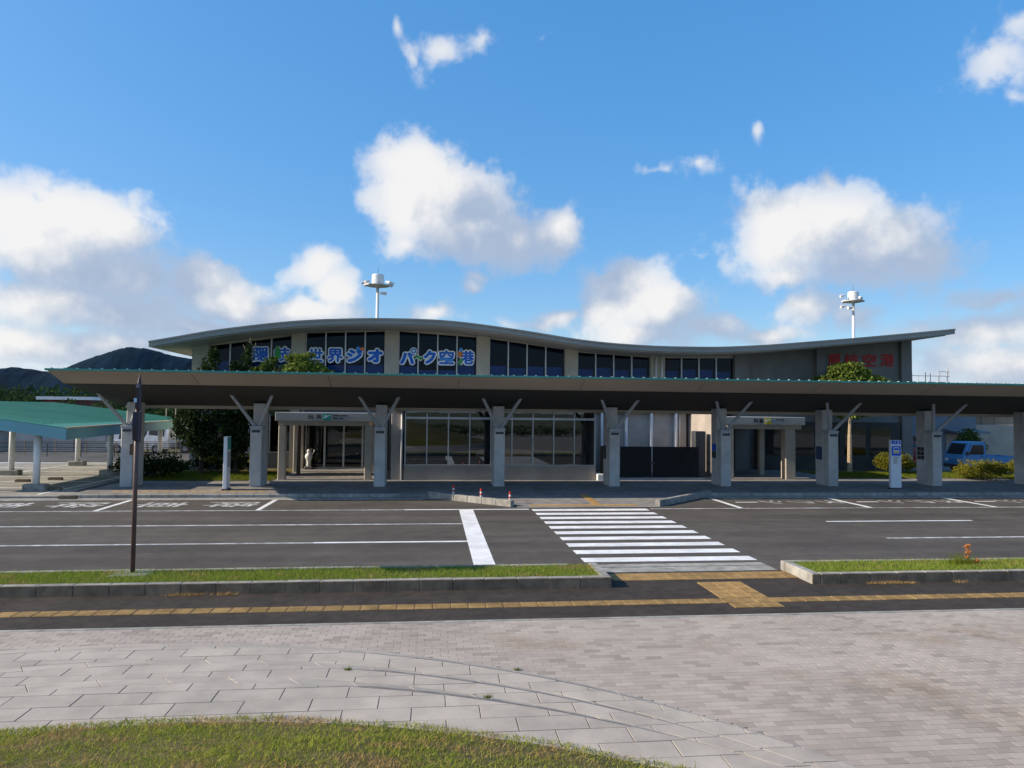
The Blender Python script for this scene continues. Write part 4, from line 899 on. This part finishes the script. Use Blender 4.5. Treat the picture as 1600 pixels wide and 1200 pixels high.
pl = thing('stop_sign_pylon', (-8.09, 29.5, .1), 'slim white pylon with green top seen edge-on near the left piers', 'sign')
part('panel', MB().cbox(-8.17, -8.03, 29.2, 29.72, .16, 2.22, .012), 'sign_white', pl); part('foot', MB().cbox(-8.21, -7.99, 29.16, 29.76, .1, .159, .01), 'metal_dark', pl)
part('green_panel', MB().box(-8.029, -8.018, 29.24, 29.68, 1.70, 2.18), 'sign_green', pl); part('notice', MB().box(-8.029, -8.020, 29.26, 29.66, 1.0, 1.6), 'sign_grey', pl)

# ---- apron floodlight masts behind the terminal
def mast(x, y, zt, lamps, lab, dish):
    t = thing('floodlight_mast', (x, y, -.2), lab, 'light mast', 'floodlight masts')
    part('pole', MB().tube((x, y, -.2), (x, y, zt), .22, .15, 14), 'white_metal', t, smooth=True)
    part('platform', MB().lathe([(.2,-.02),(.95,.12),(1.25,.17),(1.25,.24),(.3,.24)], (x, y, zt), 20), 'alu', t)
    part('drum', MB().lathe([(.60,0),(.62,.05),(.62,1.02),(.56,1.10),(.2,1.13)], (x, y, zt+.27), 20), 'white_metal', t, smooth=False)
    part('rod', MB().tube((x+.02, y, zt+1.4), (x+.02, y, zt+2.2), .025, .012, 6), 'metal_dark', t)
    for a, dz in lamps:
        c, s = math.cos(a), math.sin(a); px_, py_ = x+1.22*c, y+1.22*s
        l = part('floodlight', MB().tube((px_-.1*c, py_-.1*s, zt+.52+dz), (px_+.42*c, py_+.42*s, zt+.36+dz), .11, .19, 10), 'white_metal', t); part('lens', MB().tube((px_+.421*c, py_+.421*s, zt+.36+dz), (px_+.45*c, py_+.45*s, zt+.35+dz), .17, .17, 10), 'lamp_glass', l)
    part('bracket_lamp', MB().tube((x+dish*.25, y-.3, zt-.62), (x+dish*.95, y-.4, zt-.66), .12, .18, 10), 'white_metal', t)
mast(-5.9, 75, 16.1, [(math.pi*1.02,.05),(math.pi*1.25,0),(math.pi*1.55,-.1),(math.pi*1.8,0),(0,.05),(.5,0),(2.6,0)], 'floodlight mast with white drum rising behind the left roof crest', 1)
mast(50, 80, 16.75, [(math.pi,.4),(math.pi*1.02,-.9),(math.pi*1.5,0),(.4,.1),(1.8,0)], 'floodlight mast with lamps to one side behind the right roof end', -1)
# steel frame structure on the right
an = thing('antenna_frame', (44.9, 60, -.2), 'thin steel antenna frame standing beyond the right roof end', 'antenna')
for i, (x, h) in enumerate([(43.1,7.2),(43.9,7.1),(44.4,7.25),(45.1,7.2),(45.7,7.5),(46.0,7.3),(46.6,7.75),(46.75,7.8)]): part('upright', MB().tube((x, 60+.3*(i % 2), -.2), (x, 60+.3*(i % 2), h), .045, .035, 6), 'alu' if i not in (2, 3) else 'metal_dark', an)
for z, a, b in ((6.95,43.1,46.75),(6.4,43.1,46.75),(7.35,45.7,46.75)): part('cross_rail', MB().tube((a, 60, z), (b, 60, z), .03, .03, 6), 'alu', an)

# ================================================================== BUILDINGS AND WALLS BEHIND
b = thing('service_building', (36, 49, -.2), 'blue-grey service building in shade behind the parked truck', 'building')
part('wall', MB().box(31.6, 37.8, 46, 54, -.2, 4.4), 'bldg_bluegrey', b); part('awning', MB().prism([(44.6,2.15),(46,2.3),(46,2.45),(44.6,2.28)], 'x', 35.3, 37.7), 'bldg_bluegrey', b)
part('doorway', MB().box(35.5, 37.5, 45.95, 45.998, -.2, 2.1), 'bldg_beige', b); part('roof_edge', MB().box(31.5, 37.9, 45.9, 54.1, 4.4, 4.55), 'roof_metal', b)
part('window', MB().box(32.3, 34.3, 45.96, 45.997, .9, 1.9), 'car_glass', b)
b = thing('annex_building', (43, 50, -.2), 'beige annex building with open sunlit upper gallery at the right edge', 'building')
part('wall', MB().box(37.85, 52, 47, 55, -.2, 2.72), 'bldg_beige', b); part('gallery_wall', MB().prism([(37.9,51.2),(52,47.4),(52,55),(37.9,55)], 'z', 2.721, 3.9), 'bldg_beige', b); part('gallery_roof', MB().box(37.9, 52, 48.6, 55.2, 3.9, 4.05), 'roof_metal', b)
for i in range(5): part('railing_post', MB().tube((38.2+1.0*i, 47.2, 2.72), (38.2+1.0*i, 47.2, 3.5), .025, .025, 6), 'metal_dark', b)
part('railing', MB().tube((38, 47.2, 3.45), (50, 47.2, 3.45), .025, .025, 6), 'metal_dark', b)
b = thing('boundary_wall', (-28, 57.5, 0), 'long grey concrete wall across the road behind the carport', 'wall')
part('wall', MB().cbox(-31.5, -22.6, 57.2, 57.6, -.2, 1.95, .03), 'bldg_pale', b)
for x in (-29.2, -26.9, -24.6): part('panel_joint', MB().box(x, x+.03, 57.18, 57.199, 0, 1.9), 'metal_dark', b)
b = thing('utility_shed', (-34.5, 58, 0), 'low white-fenced shed at the far left edge', 'shed')
part('wall', MB().box(-40, -32, 57.5, 61, -.2, 1.5), 'bldg_pale', b); part('roof', MB().box(-40.2, -31.8, 57.2, 61.2, 1.5, 1.62), 'roof_metal', b)
b = thing('rusty_shed', (-40.5, 87, 0), 'small rust-red shed with white flat roof beyond the carport roof', 'shed')
part('wall', MB().box(-43, -38.0, 84, 90, -.2, 4.1), 'roof_rust', b); part('roof', MB().box(-43.4, -37.6, 83.6, 90.4, 4.1, 4.45), 'white_metal', b); part('gable', MB().prism([(-42.5,3.0),(-39.0,3.0),(-39.8,3.85),(-41.6,3.9)], 'y', 83.0, 83.9), 'roof_rust', b)
# guard rails along the service road
def rail(y, x0, x1, lab, m):
    t = thing('guard_rail', ((x0+x1)/2, y, 0), lab, 'guard rail', 'guard rails along the service road')
    n = int((x1-x0)/2)
    for i in range(n+1): part('post', MB().tube((x0+(x1-x0)*i/n, y, 0), (x0+(x1-x0)*i/n, y, .95), .035, .035, 6), m, t)
    for z in (.35, .65, .92): part('rail', MB().box(x0, x1, y-.02, y+.02, z-.025, z+.025), m, t)
rail(50.2, -40, -10.5, 'nearer dark guard rail behind the parking ground', 'metal_dark'); rail(52.8, -42, -10, 'farther brown guard rail beside the long grey wall', 'rust')
b = thing('wind_frame', (-17, 62, 0), 'row of pale steel frames standing above the carport roof end', 'frame')
for x in (-22.0, -19.9, -17.6): part('frame', MB().tube((x, 62, 0), (x, 62, 4.0), .05, .05, 6).tube((x+.75, 62, 0), (x+.75, 62, 4.0), .05, .05, 6).tube((x, 62, 3.98), (x+.75, 62, 3.98), .05, .05, 6), 'bldg_beige', b)

# ================================================================== VEHICLES
def wheel(t, x, y, z, r, wd, parent_name='wheel'):
    wv = part('wheel', MB().tube((x, y-wd/2, z), (x, y+wd/2, z), r, r, 18), 'tyre', t); part('rim', MB().tube((x, y-wd/2-.01, z), (x, y-wd/2+.02, z), r*.6, r*.6, 14), 'rim', wv)
def loft(prof, y0, y1, tuck=.12, zt=None):
    """side profile (x,z) swept across the width, upper points drawn in"""
    zs = [z for _, z in prof]; lo, hi = min(zs), max(zs); n = len(prof); v = []
    for s, t_ in ((0, 1), (.04, 0), (.96, 0), (1, 1)):
        for x, z in prof:
            k = max(0, (z-lo)/(hi-lo)-.5)*2*tuck; yy = y0+(y1-y0)*s; yy += k if s < .5 else -k
            v.append((x+( .0), yy, z if t_ == 0 else z-.02*(z-lo)/(hi-lo)))
    f = [tuple(range(n)), tuple(range(4*n-1, 3*n-1, -1))]
    for k in range(3): f += [(k*n+i, (k+1)*n+i, (k+1)*n+(i+1) % n, k*n+(i+1) % n) for i in range(n)]
    return MB().add(v, f)
tk = thing('pickup_truck', (31.7, 38.4, .1), 'small light blue flatbed truck parked behind the round shrub', 'truck')
x, y0, y1, z = 30.05, 37.66, 39.12, .1
part('cab', loft([(x+.02,z+.35),(x,z+.75),(x+.08,z+.98),(x+.42,z+1.68),(x+.52,z+1.76),(x+1.42,z+1.76),(x+1.5,z+1.68),(x+1.52,z+.35)], y0, y1, .05), 'truck_blue', tk)
part('windscreen', MB().add([(x+.09,y0+.12,z+1.04),(x+.09,y1-.12,z+1.04),(x+.385,y1-.16,z+1.64),(x+.385,y0+.16,z+1.64)], [(0,3,2,1)]), 'car_glass', tk)
dr = part('door', MB().prism([(x+.36,z+.42),(x+1.42,z+.42),(x+1.42,z+1.66),(x+.60,z+1.66),(x+.30,z+1.0)], 'y', y0-.012, y0+.02), 'truck_blue', tk)
part('side_window', MB().prism([(x+.42,z+1.04),(x+1.34,z+1.04),(x+1.34,z+1.58),(x+.68,z+1.58)], 'y', y0-.02, y0-.013), 'car_glass', dr); part('handle', MB().box(x+1.15, x+1.32, y0-.035, y0-.013, z+.9, z+.94), 'metal_dark', dr)
part('mirror', MB().box(x+.2, x+.3, y0-.2, y0-.06, z+1.0, z+1.2), 'metal_dark', tk)
for yy in (y0+.12, y1-.36): part('headlight', MB().box(x-.02, x+.03, yy, yy+.24, z+.62, z+.78), 'lamp_glass', tk)
part('bumper', MB().cbox(x-.06, x+.12, y0+.02, y1-.02, z+.26, z+.46, .02), 'metal_dark', tk)
bd = part('load_bed', MB().box(x+1.56, x+3.4, y0, y1, z+.55, z+.64), 'truck_blue', tk)
for a, b_, c, d in ((x+1.56,x+3.4,y0,y0+.03),(x+1.56,x+3.4,y1-.03,y1),(x+3.37,x+3.4,y0+.031,y1-.031)): part('side_board', MB().box(a, b_, c, d, z+.641, z+.94), 'truck_blue', bd)
part('chassis', MB().box(x+.3, x+3.3, y0+.3, y1-.3, z+.32, z+.549), 'metal_dark', tk)
for xx in (x+.62, x+2.65):
    for yy in (y0+.1, y1-.1): wheel(tk, xx, yy, z+.27, .27, .16)
def car(x, yc, z, body, lab, L=3.9, W=1.6, H=1.6, flip=False, van=False):
    t = thing('van' if van else 'parked_car', (x+L/2, yc, z), lab, 'van' if van else 'car', 'vehicles parked in the background')
    y0, y1 = yc-W/2, yc+W/2; s = (lambda u: x+L-u*L) if flip else (lambda u: x+u*L)
    low = [(s(0),z+.32),(s(0),z+.72),(s(.05),z+.86),(s(.22),z+.95),(s(.97),z+.98),(s(1),z+.7),(s(1),z+.32)]
    up = [(s(.20),z+.945),(s(.34),z+H-.06),(s(.42),z+H),(s(.86),z+H),(s(.92),z+H-.08),(s(.97),z+.975)] if not van else [(s(.05),z+.86),(s(.17),z+H-.1),(s(.22),z+H),(s(.95),z+H),(s(.985),z+H-.08),(s(.99),z+.96)]
    if flip: low.reverse(); up.reverse()
    part('body', loft(low, y0, y1, .04), body, t); part('cabin', loft(up, y0+.04, y1-.04, .14), body, t)
    wz0, wz1 = z+1.0, z+H-.14
    for u0, u1 in (((.30,.52),(.55,.74),(.76,.90)) if not van else ((.16,.34),(.37,.64),(.67,.92))):
        part('window', MB().add([(s(u0+(.03 if u0 < .35 else 0)),y0+.05,wz0),(s(u1),y0+.05,wz0),(s(u1),y0+.145,wz1),(s(u0+.06 if u0 < .35 else u0),y0+.145,wz1)], [(0,1,2,3)]), 'car_glass', t)
    xx = s(.255 if not van else .08); xt = s(.35 if not van else .165); o = -.02 if not flip else .02
    part('windscreen', MB().add([(xx+o,y0+.12,z+1.0),(xx+o,y1-.12,z+1.0),(xt+o,y1-.24,wz1),(xt+o,y0+.24,wz1)], [(0,1,2,3)]), 'car_glass', t)
    for u in (.18, .80):
        for yy in (y0+.09, y1-.09): wheel(t, s(u), yy, z+.31, .31, .2)
    for yy in (y0+.12, y1-.4): part('headlight', MB().box(min(s(0), s(0)+.0)-.015, s(0)+.015, yy, yy+.28, z+.62, z+.76), 'lamp_glass', t)
car(28.3, 42.6, .1, 'car_red', 'dark red car mostly hidden behind the blue truck', 3.6, 1.5, 1.6, flip=True)
car(-23.3, 55.0, .04, 'car_white', 'pale blue-white van parked behind the carport', 4.3, 1.7, 1.95, van=True)
car(-18.6, 55.2, .04, 'car_dark', 'dark car parked beside the pale van behind the carport', 3.6, 1.5, 1.7)
car(-37.0, 54.8, .04, 'car_dark', 'dark car cut by the left edge of the picture', 4.2, 1.7, 1.5)

# ================================================================== PLANTS
def limb(mb, p, d, L, r, depth, tips, spread=.7):
    p = Vector(p); q = p+Vector(d)*L; mb.tube(p, q, r, r*.62, 7 if r > .03 else 5)
    if depth == 0: tips.append(q); return
    for k in range(random.choice((2, 3))):
        nd = (Vector(d)+Vector((random.uniform(-spread, spread), random.uniform(-spread, spread), random.uniform(-.1, .5)))).normalized()
        limb(mb, q-Vector(d)*L*.05, nd, L*random.uniform(.6, .8), r*.6, depth-1, tips, spread)
    tips.append(q)
def tree(name, x, y, z, cs, n, leaf, size, lab, trunk_h, tr=.09, bark='bark', group=None, cat='tree'):
    """tapered trunk with limbs; crown of leaf-sized faces in uneven clumps (offsets from the base)"""
    t = thing(name, (x, y, z), lab, cat, group); mb = MB(); tips = []
    mb.tube((x, y, z-.1), (x+.02, y, z+trunk_h*.5), tr*1.25, tr, 9); limb(mb, (x+.02, y, z+trunk_h*.48), (0.03, 0, 1), trunk_h*.36, tr*.95, 3, tips, .45)
    part('trunk', mb, bark, t)
    allc = list(cs)
    for c in cs:
        for _ in range(5): allc.append((c[0]+random.uniform(-1, 1)*c[3], c[1]+random.uniform(-1, 1)*c[4], c[2]+random.uniform(-.9, 1)*c[5], c[3]*random.uniform(.25, .5), c[4]*random.uniform(.25, .5), c[5]*random.uniform(.25, .5)))
    C = clumps(allc, n)
    put('crown', leaves('crown', C, size), leaf, t); return t
# trees between the canopy and the left end of the terminal
tree('evergreen_tree', -11.1, 36.0, .1, [(0,0,3.2,.95,.8,1.3),(.3,0,4.6,.55,.5,.9),(.5,0,5.6,.25,.25,.6),(-.6,0,2.5,.9,.7,.8),(.2,-.2,1.6,.9,.7,.7)], 7500, 'leaf_dark', .085, 'dark evergreen tree at the left end of the terminal', 3.6)
tree('evergreen_tree', -9.6, 36.4, .1, [(0,0,3.4,.95,.8,1.3),(.1,0,4.8,.5,.5,1.0),(.55,0,5.8,.22,.2,.7),(.3,0,2.3,.9,.7,.8),(0,-.2,1.5,.8,.6,.6)], 7500, 'leaf_dark', .085, 'spiky evergreen tree with loose top shoots before the first window', 3.8)
tree('evergreen_tree', -8.2, 36.2, .1, [(0,0,4.5,.9,.7,.7),(.1,0,5.25,.42,.4,.45),(-.5,0,4.9,.45,.45,.45),(-.2,0,3.6,.6,.6,.6)], 5200, 'leaf_mid', .08, 'evergreen tree covering the foot of the first window letters', 3.9)
tree('broadleaf_tree', -6.55, 36.2, .1, [(0,0,5.0,1.0,.8,.75),(.0,0,5.6,.55,.5,.4),(.9,0,4.9,.55,.5,.5)], 6500, 'leaf_sun', .075, 'rounded yellow-green tree above the canopy beside the window letters', 4.3, .08)
# loose shoots above the second tree
s = thing('bare_shoot', (-9.0, 36.3, 5.2), 'thin bare shoots sticking up before the first clerestory window', 'plant')
for a, b in (((-9.3,36.3,5.4),(-9.0,36.3,6.85)),((-9.0,36.3,5.6),(-9.35,36.3,6.5)),((-8.9,36.3,5.6),(-8.75,36.3,6.6))): part('shoot', MB().tube(a, b, .018, .008, 5), 'bark_pale', s)
# dark clipped shrub and hedge by the left pier
def shrub(x, y, z, rx, ry, rz, n, leaf, lab, size=.06, group=None, name='clipped_shrub'):
    t = thing(name, (x, y, z), lab, 'shrub', group)
    mb = MB(); tips = []
    for k in range(4): limb(mb, (x+random.uniform(-.1, .1), y+random.uniform(-.1, .1), z-.05), Vector((random.uniform(-.5, .5), random.uniform(-.5, .5), 1)).normalized(), rz*.6, .03, 1, tips)
    part('stem', mb, 'bark', t)
    cs = [(0,0,rz*1.0,rx,ry,rz)]+[(rx*.75*math.cos(a_), ry*.75*math.sin(a_), rz*random.uniform(.7, 1.35), rx*.42, ry*.42, rz*.45) for a_ in np.arange(0, 6.28, .7)]
    put('crown', leaves('crown', clumps(cs, n), size), leaf, t); return t
shrub(-12.7, 34.3, .1, 1.5, 1.0, .62, 4200, 'leaf_hedge', 'dark rounded shrub in shade under the left trees', .07)
shrub(-10.2, 37.0, .1, 1.6, .8, .55, 3000, 'leaf_hedge', 'low dark hedge in front of the left ground floor windows', .07)
# thin staked sapling
s = thing('sapling', (-7.62, 36.6, .1), 'thin pale sapling trunk standing left of the departure porch', 'tree')
part('trunk', MB().tube((-7.62, 36.6, .1), (-7.55, 36.6, 2.7), .045, .025, 7).tube((-7.57, 36.6, 2.2), (-7.3, 36.6, 2.9), .016, .008, 5).tube((-7.56, 36.6, 2.4), (-7.75, 36.6, 2.95), .014, .008, 5), 'bark_pale', s)
put('crown', leaves('crown', clumps([(.1,0,3.1,.5,.4,.5)], 500), .06), 'leaf_mid', s)
s = thing('small_plant', (-8.35, 34.6, .1), 'small yellowing plant beside the slim white pylon', 'plant')
part('stem', MB().tube((-8.35, 34.6, .1), (-8.3, 34.6, 1.75), .035, .02, 6), 'bark_pale', s); put('leaf_cluster', leaves('leaf_cluster', clumps([(.0,0,.95,.2,.2,.42),(.05,0,1.6,.12,.12,.25)], 260), .05), 'leaf_yellow', s, kind='stuff')
# grass beds
struct('grass_bed', MB().box(-13.2, -7.15, 33.0, 39.9, -.1, .12).box(20.5, 29.5, 34.2, 39.3, -.1, .12).box(29.51, 40, 33.0, 36.4, -.1, .115), 'soil')
n = 26000; P = np.concatenate([np.c_[rng.uniform(-13.1,-7.2,n//2), rng.uniform(33.05,37.5,n//2), np.full(n//2,.118)], np.c_[rng.uniform(20.6,29.4,n//2), rng.uniform(34.25,37.5,n//2), np.full(n//2,.118)], np.c_[rng.uniform(29.6,36,n//3), rng.uniform(33.05,36.3,n//3), np.full(n//3,.114)]])
put('bed_grass', blades('bed_grass', P, .10, .012, .7), 'grass_bed', kind='stuff', label='bright grass in the planting beds behind the canopy', cat='grass')
# tree before the red letters
tree('broadleaf_tree', 23.2, 37.6, .1, [(0,0,5.0,1.6,1.1,.75),(.0,0,5.75,.85,.7,.5),(-1.3,0,4.9,.75,.6,.5),(1.5,0,4.95,.85,.7,.6),(.7,0,5.4,.6,.5,.45),(.3,0,3.4,1.0,.8,.4)], 13000, 'leaf_sun', .085, 'leafy green tree covering the foot of the red letters', 4.2, .11, 'bark_pale')
for x, y, rx, rz, lab in ((25.4,36.9,.95,.62,'yellow-green clipped shrub behind the bus stop pylon'),(27.9,33.6,1.25,.50,'largest yellow-green clipped shrub in front of the blue truck'),(31.2,34.4,1.0,.52,'yellow-green clipped shrub at the right edge by the last pier')):
    shrub(x, y, .12, rx, rx*.85, rz, 5200, 'leaf_yellow', lab, .05, 'yellow-green shrubs')
tree('small_tree', 33.6, 41.5, .1, [(0,0,1.7,.8,.7,.7),(.4,0,1.2,.7,.6,.5)], 2600, 'leaf_mid', .07, 'bushy green tree against the beige annex wall', 1.3, .05)
# white ornamental figure by the entrance doors
f_ = thing('statue', (-6.62, 39.55, .1), 'small white statue standing beside the glass entrance doors', 'statue')
part('figure', MB().lathe([(.10,0),(.12,.06),(.10,.22),(.13,.36),(.19,.46),(.20,.56),(.15,.66),(.07,.72),(.10,.78),(.11,.84),(.07,.91),(.01,.93)], (-6.62, 39.55, .25), 14).tube((-6.50, 39.55, .86), (-6.34, 39.5, 1.02), .05, .035, 8).tube((-6.34, 39.5, 1.02), (-6.32, 39.48, 1.14), .035, .03, 8), 'white_metal', f_, smooth=True)
part('plinth', MB().cbox(-6.82, -6.42, 39.35, 39.75, .1, .25, .02), 'wall_grey', f_)

# ================================================================== HILLS AND WOODS
def ridge_mesh(xs, zs, y0, dy, ny, rough, z0=-3):
    nx = len(xs); V = []
    for j in range(ny):
        t = j/(ny-1); k = math.sin(math.pi*(.08+.84*t)); k = (k-.25)/.75 if k > .25 else 0
        for i in range(nx): V.append((xs[i], y0+dy*(t-.5), z0+(zs[i]-z0)*max(0, k)+(rng.normal(0, rough) if k > .03 else 0)))
    return npmesh('hill', np.array(V), np.array([(j*nx+i, j*nx+i+1, (j+1)*nx+i+1, (j+1)*nx+i) for j in range(ny-1) for i in range(nx-1)]))
hx = np.linspace(-1100, -40, 330)
hz = np.interp(hx, [-1100,-800,-677,-654,-625,-606,-583,-545,-520,-497,-482,-458,-418,-388,-320,-200,-40], [50,58,62,64.5,61,57.5,61.5,79,89,97,99.5,98,87.5,83,66,40,20])
put('hill', ridge_mesh(hx, hz, 1200, 200, 24, .55), 'forest_haze', kind='structure', smooth=True)
# wooded slopes nearer by, read as one mass
cs = []
for i in range(190):
    x = random.uniform(-150, -48); y = random.uniform(190, 240); h = random.uniform(6, 10.5); cs.append((x, y, h*.5-.5, random.uniform(3, 5), 3, h*.5))
put('wooded_slope', leaves('wooded_slope', clumps(cs, 26000), .55), 'forest_leaf', kind='stuff', label='dark green wood beyond the parking ground', cat='wood')
cs = []
for i in range(60):
    x = -45+i*1.9+random.uniform(-1, 1); h = random.uniform(3.2, 4.6); cs.append((x, 66+random.uniform(-2, 2), h*.45, 1.6, 1.2, h*.5))
cs = [c for c in cs if c[0] < -14]
put('roadside_bushes', leaves('roadside_bushes', clumps(cs, 9000), .16), 'forest_leaf', kind='stuff', label='row of green bushes behind the long grey wall', cat='bushes')
# planting behind the viewpoint, seen only mirrored in the glass
cs = []
for i in range(70):
    x = -50+i*1.5+random.uniform(-.6, .6); h = random.uniform(1.7, 2.8); h *= .62; cs.append((x, -30+random.uniform(-1.5, 1.5), h*.45, 1.5, 1.2, h*.55))
put('hedge_row', leaves('hedge_row', clumps(cs, 16000), .14), 'forest_leaf', kind='stuff', label='hedge row mirrored in the bay windows', cat='hedge')
